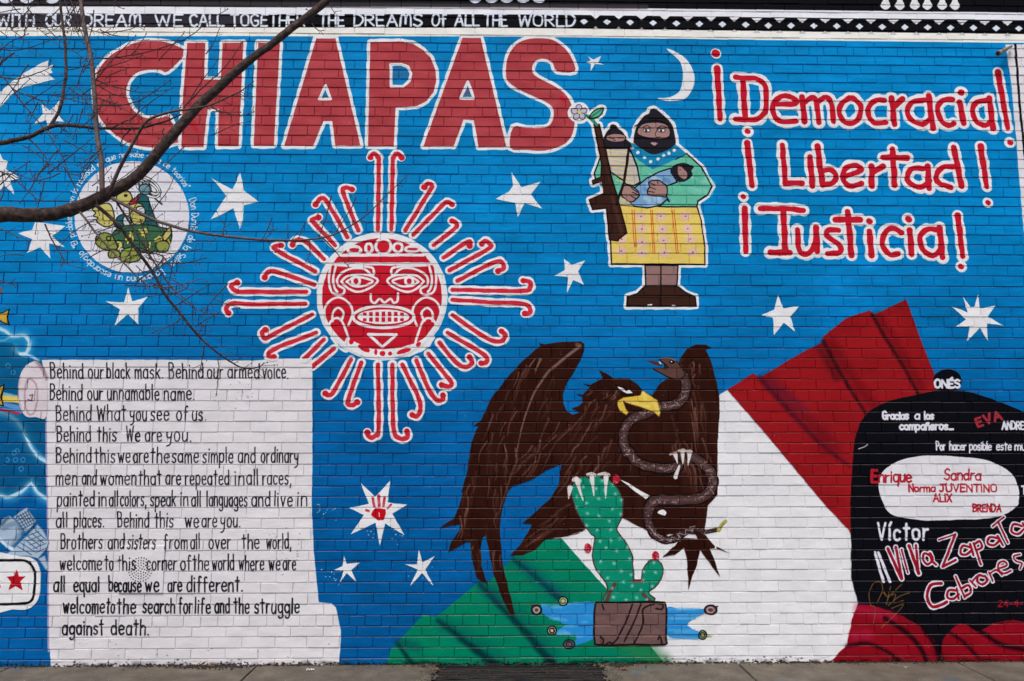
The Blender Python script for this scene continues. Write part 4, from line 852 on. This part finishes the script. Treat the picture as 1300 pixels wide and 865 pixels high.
# ---------------------------------------------------------------- mesh helpers
def obj(name, verts, faces, mat, parent=None, kind=None, label=None, cat=None, smooth_=False, group=None):
    me = bpy.data.meshes.new(name); me.from_pydata([tuple(v) for v in verts], [], faces); me.update()
    if mat: me.materials.append(mat)
    if smooth_: me.polygons.foreach_set('use_smooth', [True]*len(me.polygons))
    o = bpy.data.objects.new(name, me); COL.objects.link(o)
    if parent: o.parent = parent
    if kind: o['kind'] = kind
    if label: o['label'] = label
    if cat: o['category'] = cat
    if group: o['group'] = group
    return o
class MB:
    def __init__(s): s.v = []; s.f = []
    def box(s, x0, x1, y0, y1, z0, z1, bev=0):
        n = len(s.v)
        if bev:
            b_ = bev
            s.v += [(x0, y0, z0), (x1, y0, z0), (x1, y1, z0), (x0, y1, z0), (x0, y0, z1-b_), (x1, y0, z1-b_), (x1, y1, z1-b_), (x0, y1, z1-b_), (x0+b_, y0+b_, z1), (x1-b_, y0+b_, z1), (x1-b_, y1-b_, z1), (x0+b_, y1-b_, z1)]
            for a in (0, 4):
                for k_ in range(4): s.f.append((n+a+k_, n+a+(k_+1) % 4, n+a+4+(k_+1) % 4, n+a+4+k_))
            s.f += [(n+3, n+2, n+1, n), (n+8, n+9, n+10, n+11)]
        else:
            s.v += [(x, y, z) for z in (z0, z1) for x, y in ((x0, y0), (x1, y0), (x1, y1), (x0, y1))]
            s.f += [(n+3, n+2, n+1, n), (n+4, n+5, n+6, n+7)]+[(n+k_, n+(k_+1) % 4, n+4+(k_+1) % 4, n+4+k_) for k_ in range(4)]
    def tube(s, pts, rads, seg=8, knob=0):
        P = [Vector(p) for p in pts]; rings = []; n0 = len(s.v)
        for i, p in enumerate(P):
            d = (P[min(i+1, len(P)-1)]-P[max(i-1, 0)]).normalized(); a = d.cross(Vector((0, 1, .013))).normalized(); c = d.cross(a)
            for k_ in range(seg):
                t = 2*math.pi*k_/seg; r = rads[i]*(1+knob*random.uniform(-1, 1)); s.v.append(p+a*(r*math.cos(t))+c*(r*math.sin(t)))
        for i in range(len(P)-1):
            for k_ in range(seg): s.f.append((n0+i*seg+k_, n0+i*seg+(k_+1) % seg, n0+(i+1)*seg+(k_+1) % seg, n0+(i+1)*seg+k_))
        s.f.append(tuple(n0+k_ for k_ in range(seg))[::-1]); s.f.append(tuple(n0+(len(P)-1)*seg+k_ for k_ in range(seg)))
    def blob(s, c, r, ry=None):
        n = len(s.v); ry = ry or r; c = Vector(c); j = lambda: random.uniform(.75, 1.25)
        s.v += [c+Vector((r*j(), 0, 0)), c-Vector((r*j(), 0, 0)), c+Vector((0, ry*j(), 0)), c-Vector((0, ry*j(), 0)), c+Vector((0, 0, r*j())), c-Vector((0, 0, r*j()))]
        s.f += [(n+a, n+b_, n+e) for a, b_, e in ((0, 2, 4), (2, 1, 4), (1, 3, 4), (3, 0, 4), (2, 0, 5), (1, 2, 5), (3, 1, 5), (0, 3, 5))]
    def make(s, name, mat, parent=None, **k): return obj(name, s.v, s.f, mat, parent, **k)

# ---------------------------------------------------------------- brickwork
YL = [845, 834.8, 821.6, 807.4, 794.4, 780.4, 766.4, 752.4, 738.8, 724.4, 711.5, 698.6, 684.8, 670.8, 657.8, 644.4, 630.4, 617, 604.4, 589.6, 575.6, 562.4, 549, 535.6, 522.4, 509.6, 495, 481, 467.4, 454.4, 441.6, 427.8, 414.4, 401, 388.4, 375, 362, 348.4, 335.4, 321.2, 308.4, 296, 283.6, 271, 259, 247, 234.4, 222, 210, 198.3, 187, 174.2, 161.5, 149.3, 137.3, 125.4, 113.2, 101.7, 90.3, 78.8, 67.4, 56, 45.3, 34.8, 23.3, 12, 1.5]
ZL = [W(650, y)[1] for y in YL]; ZL[0] = ZL[1]-.062
while ZL[-1] < 5.35: ZL.append(ZL[-1]+.0645)
HEAD = {i for i, y in enumerate(YL) if y in (794.4, 698.6, 604.4, 509.6, 414.4, 321.2, 234.4, 149.3, 67.4)}
PITCH = .2148; JT = .0066; XW0, XW1 = -4.75, 4.75
rows = []                          # per row: (z0, z1, sorted joint x list, [(dy, tx, tz)...])
for i in range(len(ZL)-1):
    p = PITCH/2 if i in HEAD else PITCH
    off = (.25 if i in HEAD else (.0 if i % 2 else .5))*PITCH+.03; xs = []; x = XW0-off
    while x < XW1+p:
        xs.append(x+random.uniform(-.006, .006)); x += p
    x = None
    br = [(random.gauss(0, .0011), random.uniform(-.007, .007), random.uniform(-.02, .02), random.gauss(0, .0009), random.gauss(0, .0009)) for _ in xs]
    rows.append((ZL[i], ZL[i+1], xs, br))
Z0S = np.array([r[0] for r in rows]); BEV = .0024; JH = .0024; JV = .0010   # half joints (bed, head)
PLATE = [W(150.5, 753)[0], W(207, 753)[0], W(150, 753)[1], W(150, 693)[1]]
def surf(x, z, plate=True):                    # y of the wall surface at (x, z)
    if plate and PLATE[0] <= x <= PLATE[1] and PLATE[2] <= z <= PLATE[3]: return -.0095
    i = int(np.searchsorted(Z0S, z, 'right'))-1; i = min(max(i, 0), len(rows)-1); z0, z1, xs, br = rows[i]
    j = int(np.searchsorted(xs, x, 'right'))-1; j = min(max(j, 0), len(xs)-2); dy, tx, tz, e0, e1 = br[j]
    cx, cz = (xs[j]+xs[j+1])/2, (z0+z1)/2
    d = min(x-(xs[j]+JV), xs[j+1]-JV-x, z-(z0+JH+e0), z1-JH+e1-z)
    t = min(max(d/BEV, 0), 1); y = dy+tx*(x-cx)+tz*(z-cz)
    return JT+(y-JT)*t
def brick_geo(i, j):
    z0, z1, xs, br = rows[i]; a, b_, c, d = xs[j]+JV, xs[j+1]-JV, z0+JH+br[j][3], z1-JH+br[j][4]; V = [(a, JT+.004, c), (b_, JT+.004, c), (b_, JT+.004, d), (a, JT+.004, d)]
    O = [(a, c), (b_, c), (b_, d), (a, d)]; I = [(a+BEV, c+BEV), (b_-BEV, c+BEV), (b_-BEV, d-BEV), (a+BEV, d-BEV)]
    V += [(x, JT, z) for x, z in O]+[(x, surf(x, z, False), z) for x, z in I]
    Fc = [(8, 9, 10, 11)]
    for base_ in (0, 4):
        for k_ in range(4): Fc.append((base_+k_, base_+(k_+1) % 4, base_+4+(k_+1) % 4, base_+4+k_))
    return V, Fc
covered = []
def bb(ps):
    a = np.array([q for p in ps for q in p]); return a.min(0), a.max(0)
for nm, polys, hs, par, lb in FILM:
    if par is None and nm in ('painted_eagle', 'painted_hood', 'painted_bandana', 'painted_flag_stripe', 'painted_cactus', 'painted_stump', 'painted_badge'): covered += [[W(*q) for q in p] for p in polys]
cand = []
for i, (z0, z1, xs, br) in enumerate(rows):
    for j in range(len(xs)-1):
        cx, cz = (xs[j]+xs[j+1])/2, (z0+z1)/2
        vis = -3.55 < cx < 3.62 and i > 0 and not any(inside((cx, cz), p) for p in covered)
        cand.append((-(i if i not in HEAD else i+200) if vis else -9999, i, j))
cand.sort(reverse=True); single = {(i, j) for s, i, j in cand[:300] if s > -9000}
V, Fc = [], []
for _, i, j in cand:
    v_, f_ = brick_geo(i, j)
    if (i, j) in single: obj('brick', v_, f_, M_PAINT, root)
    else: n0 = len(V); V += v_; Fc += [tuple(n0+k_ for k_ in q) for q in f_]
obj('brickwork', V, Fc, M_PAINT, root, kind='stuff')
mb = MB(); mb.box(XW0-.1, XW1+.1, JT, .30, -.3, ZL[-1]+.01); mb.make('mortar', M_PAINT, root)

# ---------------------------------------------------------------- paint films: every painted figure as a thin coat that follows the bricks
def make_film(name, polys, holes, parent, label, lift):
    polys = [[W(*q) for q in p] for p in polys]; holes = [[W(*q) for q in p] for p in holes]
    mn, mxx = bb(polys); verts, faces = [], []; tag_ = []
    def add(p, t):
        n0 = len(verts); verts.extend(Vector(q) for q in p); faces.append(list(range(n0, n0+len(p)))); tag_.append(t)
    def ccw(p):
        a = sum(x0*y1-x1*y0 for (x0, y0), (x1, y1) in zip(p, p[1:]+p[:1])); return p if a > 0 else p[::-1]
    for p in polys: add(ccw(p), 1)
    for p in holes: add(ccw(p), 2)
    for i, (z0, z1, xs, br) in enumerate(rows):
        if z1 < mn[1] or z0 > mxx[1]: continue
        for j in range(len(xs)-1):
            if xs[j+1] < mn[0] or xs[j] > mxx[0]: continue
            for e in (0, BEV):
                a, b_, c, d = xs[j]+JV+e, xs[j+1]-JV-e, z0+JH+e+br[j][3], z1-JH-e+br[j][4]; add([(a, c), (b_, c), (b_, d), (a, d)], 0)
    try: vo, eo, fo, ov, oe, of = delaunay_2d_cdt(verts, [], faces, 0, 1e-6, True)
    except Exception as ex: print('film failed', name, ex); return None
    keep, used = [], {}
    for f_, o_ in zip(fo, of):
        ts = [tag_[k_] for k_ in o_]
        if 1 in ts and 2 not in ts:
            keep.append([used.setdefault(k_, len(used)) for k_ in f_])
    inv = sorted(used, key=used.get); vv_ = []
    for k_ in inv: x, z = vo[k_]; vv_.append((x, surf(x, z)-lift, z))
    fx = []
    for f_ in keep:
        a, b_, c = (vv_[k_] for k_ in f_[:3]); cr = (b_[0]-a[0])*(c[2]-a[2])-(b_[2]-a[2])*(c[0]-a[0])
        fx.append(f_ if cr > 0 else f_[::-1])
    return obj(name, vv_, fx, M_PAINT, parent, label=label)
import time; t0 = time.time(); made = []
LV = {'painted_splash': .0002, 'painted_stump': .0010, 'painted_fruit': .0009, 'painted_cactus': .0004}
for fi, (nm, polys, hs, par, lb) in enumerate(FILM):   # every coat lies a hair above the one painted before it
    made.append(make_film(nm, polys, hs, root if par is None else made[par], lb, .0006+.00002*fi+LV.get(nm, 0)))
print('films', len(made), round(time.time()-t0, 1))
def ribbon(key, strokes, name, label, lift):
    V, Fc = [], []
    for pts, r in strokes:
        q = [W(*p) for p in resample(pts, .8)]; R_ = r*S_PX; n0 = len(V)
        if len(q) < 2: continue
        a = Vector(q[0]); b2 = Vector(q[-1])
        q = [tuple(a-(Vector(q[1])-a).normalized()*R_)]+q[1:-1]+[tuple(b2+(b2-Vector(q[-2])).normalized()*R_)] if (Vector(q[1])-a).length > 1e-7 and (b2-Vector(q[-2])).length > 1e-7 else q
        for i, p in enumerate(q):
            d = Vector(q[min(i+1, len(q)-1)])-Vector(q[max(i-1, 0)]); d = d.normalized() if d.length > 1e-9 else Vector((1, 0)); nx, nz = -d.y*R_, d.x*R_
            for s_ in (1, -1):
                x, z = p[0]+s_*nx, p[1]+s_*nz; V.append((x, min(surf(x, z), surf(*p))-lift, z))
            if i: k_ = n0+2*i; Fc.append((k_-2, k_-1, k_+1, k_))
    return obj(name, V, Fc, M_PAINT, root, label=label)
byk = {}
for key, q, r in LETTER: byk.setdefault(key, []).append((q, r))
LBL = {'banner': 'white capitals on the black band along the top of the wall', 'ring': 'small white handwriting circling the medallion', 'mask': 'hand painted names and thanks on the black hood', 'viva': 'red and white slogan slanting across the black hood'}
for key, st in byk.items():
    if key.startswith('poem'):
        i = int(key[4:]); t_ = ' '.join(w_.rsplit(' ', 2)[0] for w_ in lines[i][1].split('|')); lb = 'black text line: '+' '.join(t_.split()[:9])
    else: lb = LBL[key]
    ribbon(key, st, 'painted_text', lb, .0038 if key in ('mask', 'viva') else .0018)

# ---------------------------------------------------------------- painted over vent plate in the wall
vp = bpy.data.objects.new('vent_plate', None); COL.objects.link(vp); vp['label'] = 'square metal vent plate with a ring of holes, painted over with the poem'; vp['category'] = 'vent cover'
mb = MB(); x0, x1, z0, z1 = PLATE
V = [(x0, .006, z0), (x1, .006, z0), (x1, .006, z1), (x0, .006, z1), (x0, -.0075, z0), (x1, -.0075, z0), (x1, -.0075, z1), (x0, -.0075, z1), (x0+.003, -.0095, z0+.003), (x1-.003, -.0095, z0+.003), (x1-.003, -.0095, z1-.003), (x0+.003, -.0095, z1-.003)]
Fc = [(8, 9, 10, 11)]+[(b_+k_, b_+(k_+1) % 4, b_+4+(k_+1) % 4, b_+4+k_) for b_ in (0, 4) for k_ in range(4)]
obj('plate', V, Fc, M_PAINT, vp)
hc = W(179, 723); V, Fc = [], []
for ring_, cnt in ((.16, 4), (.36, 9), (.56, 15), (.77, 21), (1.0, 27)):
    for k_ in range(cnt):
        a = 6.283*k_/cnt+ring_*2; cx, cz = hc[0]+ring_*.076*math.cos(a), hc[1]+ring_*.076*math.sin(a); n0 = len(V)
        V += [(cx+.0045*math.cos(t*.785), -.0101, cz+.0045*math.sin(t*.785)) for t in range(8)]; Fc.append(tuple(range(n0, n0+8)))
obj('perforations', V, Fc, M_HOLE, vp, kind='stuff')
# small pipe stub at the top right
mb = MB(); a = AT(1284, 59, -.02); b_ = AT(1267, 68, -.075); mb.tube([a, a.lerp(b_, .35), a.lerp(b_, .4), a.lerp(b_, .8), a.lerp(b_, .82), b_], [.009, .010, .014, .016, .018, .019], 12)
ps = mb.make('pipe_stub', M_MET, label='small weathered pipe stub sticking out near the top right corner', cat='pipe')
mb = MB(); mb.tube([b_+(b_-a)*.01, b_+(b_-a)*.04], [.012, .011], 12); mb.make('mouth', M_HOLE, ps)

# ---------------------------------------------------------------- pavement, grate, street
gr = MB(); gr.box(-120, 120, -160, 60, -.75, -.16); gr.make('ground', M_ASPH, kind='structure')
def gx(px_, py_):                  # pixel -> point on the pavement
    d = ray(px_, py_); t = -CAM['h']/d.z; return (t*d.x, -CAM['D']+t*d.y)
side = bpy.data.objects.new('pavement', None); COL.objects.link(side); side['kind'] = 'structure'
J = [gx(15, 846)[0], gx(325, 846)[0], gx(939, 844)[0], gx(1222, 844)[0]]
G0, G1 = gx(548, 850)[0], gx(768, 850)[0]; GY0, GY1 = -.022, -.62; g_ = .006
xe = [J[0]-3.2, J[0]-1.6, J[0], J[1], G0-.012, G1+.012, J[2], J[3], J[3]+1.6, J[3]+3.2]
def slab(x0, x1, y0, y1, j0=g_, j1=g_):
    mb = MB(); mb.box(x0+j0, x1-j1, y0+g_, y1-.001, -.14, random.uniform(-.001, .001), .004); mb.make('slab', M_CONC, side)
for a, b_ in zip(xe, xe[1:]):
    if abs(a-(G0-.012)) < 1e-6: slab(a, b_, -1.6, GY1-.012, .001, .001)
    else: slab(a, b_, -1.6, 0.006, .001 if abs(a-(G1+.012)) < 1e-6 else g_, .001 if abs(b_-(G0-.012)) < 1e-6 else g_)
    slab(a, b_, -3.2, -1.6)
mb = MB(); mb.box(xe[0], xe[-1], -3.19, .02, -.2, -.012); mb.v = [v_ for v_ in mb.v]; 
# bedding is split round the grate pit
mb = MB(); mb.box(xe[0], G0-.012, -3.19, .03, -.2, -.02); mb.box(G1+.012, xe[-1], -3.19, .03, -.2, -.02); mb.box(G0-.013, G1+.013, -3.19, GY1-.013, -.2, -.021); mb.make('bedding', M_PIT, side)
for i in range(6):
    k_ = MB(); k_.box(xe[0]+i*1.7, xe[0]+i*1.7+1.69, -3.36, -3.205, -.2, .0, .012); k_.make('kerb_stone', M_CONC, side)
gt = bpy.data.objects.new('cellar_grate', None); COL.objects.link(gt); gt['label'] = 'rusty black iron grate let into the pavement under the green flag stripe'; gt['category'] = 'grate'
mb = MB(); mb.box(G0, G1, GY1, .0, -.40, -.38); mb.box(G0-.004, G0+.004, GY1, 0, -.38, -.02); mb.box(G1-.004, G1+.004, GY1, 0, -.38, -.02); mb.box(G0+.004, G1-.004, GY1-.003, GY1+.004, -.38, -.02); mb.make('pit', M_PIT, gt)
mb = MB(); mb.box(G0-.008, G1+.008, -.030, -.018, -.03, -.001); mb.box(G0-.008, G1+.008, GY1-.008, GY1+.012, -.03, -.001); mb.box(G0-.008, G0+.012, GY1+.012, -.030, -.03, -.002); mb.box(G1-.012, G1+.008, GY1+.012, -.030, -.03, -.002); mb.make('frame', M_IRON, gt)
y = -.045
while y > GY1+.03:
    mb = MB(); xs_ = np.linspace(G0+.012, G1-.012, 9); mb.tube([(x, y+random.uniform(-.004, .004), -.012+random.uniform(-.006, .003)) for x in xs_], [.0048]*9, 6); mb.make('bar', M_IRON, gt); y -= .019
for x in np.linspace(G0+.2, G1-.2, 5):
    mb = MB(); mb.box(x-.004, x+.004, GY1+.012, -.031, -.032, -.018); mb.make('cross_bar', M_IRON, gt)
# dirt along the foot of the wall and round the grate
mb = MB()
for _ in range(1500):
    x = random.uniform(-3.8, 3.8); d = random.expovariate(1/.012); dens = .35+.65*(math.sin(x*2.1+1)*math.sin(x*5.3) > -.2)
    if random.random() > dens or (G0 < x < G1 and d > .01): continue
    mb.blob((x, -.004-d, .002+random.uniform(0, .006)*(d < .02)), random.uniform(.002, .007), random.uniform(.002, .005))
for cx, w_, nn in ((G0-.02, .05, 90), (G1+.07, .09, 190), (W(262, 845)[0], .14, 120), (W(300, 845)[0], .1, 60)):
    for _ in range(nn): mb.blob((random.gauss(cx, w_*.6), -.01-abs(random.gauss(0, .035)), .004), random.uniform(.002, .009), random.uniform(.003, .008))
mb.make('dirt', M_DIRT, kind='stuff')
mb = MB()
for cx in (G0-.01, G1+.02):
    for _ in range(230):
        y_ = -random.uniform(.0, .5); mb.blob((cx+random.gauss(0, .022)+.012*math.sin(y_*40), y_, .001), random.uniform(.004, .013), random.uniform(.004, .011))
mb.make('rubble', M_CONC, kind='stuff')
mb = MB()
for _ in range(70):
    mb.blob((random.uniform(G0+.02, G1-.02), -random.uniform(.03, .3), -.006), random.uniform(.003, .012), random.uniform(.002, .006))
mb.make('grate_debris', M_DIRT, kind='stuff')
mb = MB()
for _ in range(700):
    x = random.uniform(-3.8, 3.8); y = -.01-random.random()*.9; r = random.uniform(.001, .0032)
    if G0-.01 < x < G1+.01 and y > GY1: continue
    a = random.random()*3; n0 = len(mb.v); mb.v += [(x+r*math.cos(a+t)*random.uniform(.7, 1.4), y+r*math.sin(a+t), .0022+.001*random.random()) for t in (0, 1.6, 3.1, 4.7)]; mb.f.append((n0, n0+1, n0+2, n0+3))
mb.make('paint_flakes', M_FLAKE, kind='stuff')
# litter
def scrap(px_, py_, w_, d_, mat, name, label, cat):
    x, y = gx(px_, py_); V = []; F_ = []; n_ = 5
    for i in range(n_+1):
        for j in range(3): V.append((x+(i/n_-.5)*w_*(1-.3*abs(j-1)), y+(j/2-.5)*d_, .004+.012*math.sin(i*1.7+j)**2))
    for i in range(n_):
        for j in range(2): a = i*3+j; F_.append((a, a+3, a+4, a+1))
    return obj(name, V, F_, mat, label=label, cat=cat)
scrap(394, 852, .055, .03, M_FLAKE, 'paper_scrap', 'crumpled white paper scrap on the pavement below the scroll', 'litter')
for px_, py_, lb in ((247, 846, 'curled brown dead leaf at the wall foot, leftmost of the leaves'), (268, 847, 'dead leaf lying in the dirt under the scroll'), (553, 852, 'dead leaf at the left corner of the grate'), (792, 851, 'dead leaf in the rubble right of the grate')):
    scrap(px_, py_, .05, .025, M_LEAF, 'dead_leaf', lb, 'leaf')['group'] = 'dead leaves along the wall foot'
x, y = gx(1150, 848); mb = MB(); V = []
mb.tube([(x, y, .001), (x, y, .006), (x, y, .008)], [.016, .0155, .013], 20); bc = mb.make('bottle_cap', M_MET, label='flattened grey bottle cap on the pavement below the red bandana', cat='bottle cap')

# ---------------------------------------------------------------- the street tree in front of the wall
tree = bpy.data.objects.new('street_tree', None); COL.objects.link(tree); tree['label'] = 'bare street tree whose limb and budding twigs cross the upper left of the mural'; tree['category'] = 'tree'
def limb(s, y0, y1, r0, r1, name, mat, seg=8, n=6, knob=.04, w0=0, pw=1.0):
    """s: path in photo px; y0..y1 distance plane; r in photo px as seen"""
    p = smooth(T(s), False, n); N = len(p); P, R_ = [], []
    ph = random.random()*6
    for i, q in enumerate(p):
        t = i/(N-1); yy = y0+(y1-y0)*t+w0*math.sin(i*.8+ph); P.append(AT(q[0], q[1], yy)); R_.append((r0+(r1-r0)*t**pw)*(yy+CAM['D'])/CAM['f'])
    mb = MB(); mb.tube(P, R_, seg, knob); o = mb.make(name, mat, tree, smooth_=True); return p, P, R_
trunk_x = -2.95
L_P = [Vector((trunk_x, -2.35, -.05)), Vector((trunk_x+.02, -2.35, .5)), Vector((trunk_x-.01, -2.33, 1.1)), Vector((trunk_x+.03, -2.32, 1.7)), Vector((trunk_x+.05, -2.3, 2.3)), Vector((trunk_x-.05, -2.3, 3.1)), Vector((trunk_x-.1, -2.25, 4.2)), Vector((trunk_x-.02, -2.2, 5.4))]
mb = MB(); mb.tube(smooth_pts := L_P, [.17, .13, .115, .11, .10, .075, .05, .02], 14, .05); mb.make('trunk', M_BARK, tree, smooth_=True)
H0 = AT(-60, 280, -2.3)
mainp = T('p -60,284 p 0,272.5 26,273.5 51,273 76,270 102,262 127,251 152.6,238 178,220 t1 830,712 920,608 1000,520 1100,430 1200,340 1298,262 t2 100,220 200,140 300,65 392,-12 450,-70')
pm = smooth(mainp, False, 4); P = [L_P[4]-Vector((0, 0, .2)), L_P[4].lerp(H0, .5)-Vector((0, 0, .05))]; R_ = [.07, .05]
for i, q in enumerate(pm):
    t = i/(len(pm)-1); yy = -2.3+.25*t; P.append(AT(q[0], q[1], yy)); R_.append((10.6-5.8*min(1, t*1.25)**.8)*(yy+CAM['D'])/CAM['f'])
mb = MB(); mb.tube(P, R_, 14, .07); mb.make('limb', M_BARK, tree, smooth_=True)
twigs = MB(); ALLP = []
def sprout(path, pts3, r, dens, ln):
    """short side twigs with buds on an already placed branch"""
    for i in range(2, len(pts3)-1):
        if random.random() > dens: continue
        a = pts3[i]; d = (pts3[i+1]-pts3[i-1]).normalized(); s_ = random.choice((-1, 1))
        nrm = Vector((-d.z, random.uniform(-.3, .3), d.x))*s_; l_ = ln*random.uniform(.3, 1.2)
        e = a+(d*.6+nrm*.8).normalized()*l_; mid = a.lerp(e, .5)+nrm*l_*.06
        twigs.tube([a, mid, e], [r, r*.75, r*.5], 5); twigs.blob(e, r*2.1)
        if random.random() < .5: twigs.blob(mid+nrm*r*1.3, r*1.5)
def br(s, y0, y1, r0, r1, mat=M_BARK2, dens=.35, ln=.05, name='branch'):
    p, P, R_ = limb(s, y0, y1, r0, r1, name, mat, 7, 5, .06, .006); sprout(p, P, .0016, dens+.15, ln*1.15); return P
Y = -2.3
br('t5 510,140 t1 505,800 490,720 480,620 470,450 455,300 430,180 410,60 398,-40', Y, Y+.3, 3.4, 2.6, dens=.15)
br('p 138,246 t1 590,855 640,760 690,670 740,600 850,560 950,545 1050,525 1150,480 1210,450 1268,405', Y, Y-.25, 2.6, .6, dens=.3)
br('p -70,188 t1 0,715 60,702 150,682 230,642 300,625 400,632 480,640 600,642 700,640 760,625 830,605 905,572', Y+.25, Y+.3, 3.6, 1.0, M_BARK, .3)
br('t1 235,650 262,612 300,540 322,420 330,350 322,200 305,60 295,-40', Y+.26, Y+.4, 2.3, 1.6, M_BARK, .3)
br('t5 560,165 640,208 750,265 850,300 950,328 1100,352 1298,372 t6 120,374 250,374 380,355 480,310 580,240 680,140 780,48', Y, Y-.35, 2.5, .5, M_BARK2, .35)
br('t5 480,200 540,250 600,310 680,420 760,530 820,640 900,740 985,845 u1 1060,90 1150,155 1220,188 1290,182 u2 60,160', Y, Y+.2, 2.6, .6, M_BARK, .35)
br('t5 400,235 440,285 480,340 560,430 640,510 700,570 780,610 900,597 1012,563', Y, Y-.1, 1.6, .5, M_BARK2, .4)
br('t5 580,180 650,290 730,420 780,500 850,600 950,690 1000,728 1090,742', Y, Y+.1, 1.5, .4, M_BARK2, .4)
TW = '''t5 225,295 245,340 270,390 310,455 345,498 425,517
t1 0,155 40,185
t1 0,245 60,252 120,245 190,225 300,180
t1 -30,330 20,305 70,265
t1 -10,265 50,212 140,170
t1 30,-20 80,50 130,92 200,150 300,235
t1 135,40 180,90 220,130 320,220 430,300 462,332
t1 315,-30 340,60 360,120 430,240
t1 340,-30 370,50 400,150 440,240
t1 478,290 540,292 600,285 740,260 850,225 950,180 1050,100 1138,47
t1 478,400 520,350 560,300 640,220 678,178
t1 485,525 600,525 700,500 780,450 850,400
t1 560,640 610,612 660,590 740,520 860,440
t1 478,398 540,425 600,440 700,462 830,450
t1 545,460 565,510 605,545
t1 -20,365 30,400 60,440 140,480 240,505 385,488
t1 60,440 100,500 150,560 250,680 300,770 320,800 345,880
t1 345,440 400,480 440,520 472,562
t1 375,430 415,460 455,492
t1 150,695 200,750 230,790 248,865
t1 235,868 290,830 350,780 400,740 465,688
t1 335,352 390,340 458,318
t1 915,545 960,480 1010,400 1050,350 1088,300
t1 935,520 1020,430 1100,360 1160,290 1208,212
t1 1050,535 1100,555 1200,580 1268,558
t1 -20,380 60,395 120,388 200,360 270,330
t1 600,-10 560,20 620,45
t1 -20,60 30,100 60,150 110,190
t1 0,330 30,290 60,270
t1 150,70 230,80 290,120 340,200
t1 215,120 280,60 330,10
t1 500,150 560,175 640,185
t1 660,640 620,680 600,730 650,700
t1 700,500 690,560 640,620
t1 820,640 810,670 830,690 790,690
t5 0,30 60,60 130,120 200,175 330,180
t5 0,100 40,60 90,20 150,-20
t5 250,-10 200,40 150,120 100,190
t5 0,180 20,120 10,40
t5 320,10 350,60 380,120 400,175
t5 430,170 500,130 600,70 690,5
t5 300,40 220,70 150,70 60,30
t5 -10,310 60,345 150,380
t5 -10,570 40,590 85,598
t5 120,450 60,445 0,455
t5 700,410 760,430 850,440 930,430 1000,418
t5 730,460 800,485 900,490 960,480 1028,462
t5 735,440 790,445 830,475 870,550
t5 880,700 950,655 1050,593
t5 905,765 850,800 762,835
t5 975,805 1030,770 1095,735
t5 990,850 1010,810 1040,780
t5 700,270 740,400 745,460 790,500
t5 680,500 720,545 770,600
t5 940,590 935,610 880,635 740,655
t5 800,600 860,640 960,710
u1 1020,75 1012,130 998,205
u1 1088,130 1092,200 1080,320
t6 395,150 375,240 345,330 335,360
t6 520,160 480,240 410,345
t6 100,262 75,320 55,368
t6 265,285 235,360
t6 285,375 290,440 268,480
t6 345,355 400,410 440,460 480,505
t6 180,290 178,350
t2 388,18 400,45 412,65
t2 298,118 325,150 357,153
t2 300,65 270,45
t5 0,55 40,40 80,60 105,65
t5 1115,350 1118,310 1125,285
t5 950,330 945,300'''
for s in TW.split('\n'):
    p = smooth(T(s), False, 4); yy = Y+random.uniform(-.35, .4); r0 = random.uniform(.85, 1.15)*(1.0 if len(p) > 9 else .8); N = len(p)
    P = [AT(q[0]+random.uniform(-.4, .4), q[1]+random.uniform(-.4, .4), yy) for q in p]; k_ = (yy+CAM['D'])/CAM['f']
    twigs.tube(P, [(r0+(.42-r0)*i/(N-1))*k_ for i in range(N)], 5, .08); twigs.blob(P[-1], 1.3*k_)
    sprout(p, P, .0014, .42, .045)
for it_ in range(72):
    x0_, y0_ = (random.uniform(-15, 150), random.uniform(-15, 240)) if it_ < 50 else random.choice(((random.uniform(150, 300), random.uniform(300, 400)), (random.uniform(160, 270), random.uniform(60, 190)), (random.uniform(100, 240), random.uniform(240, 330)))); a = random.choice((-.6, -.9, .3, 2.4, 2.8, 1.9))+random.uniform(-.35, .35); l_ = random.uniform(25, 70); q = [(x0_, y0_)]
    for i in range(5): a += random.uniform(-.18, .18); q.append((q[-1][0]+l_/5*math.cos(a), q[-1][1]+l_/5*math.sin(a)))
    p = smooth(q, False, 3); yy = Y+random.uniform(-.3, .5); N = len(p); k_ = (yy+CAM['D'])/CAM['f']; P = [AT(u_[0], u_[1], yy) for u_ in p]
    twigs.tube(P, [(.8-.45*i/(N-1))*k_ for i in range(N)], 5, .08); twigs.blob(P[-1], 1.2*k_); sprout(p, P, .0013, .25, .03)
twigs.make('twigs', M_TWIG, tree, kind='stuff')
print('objects', len(bpy.data.objects))
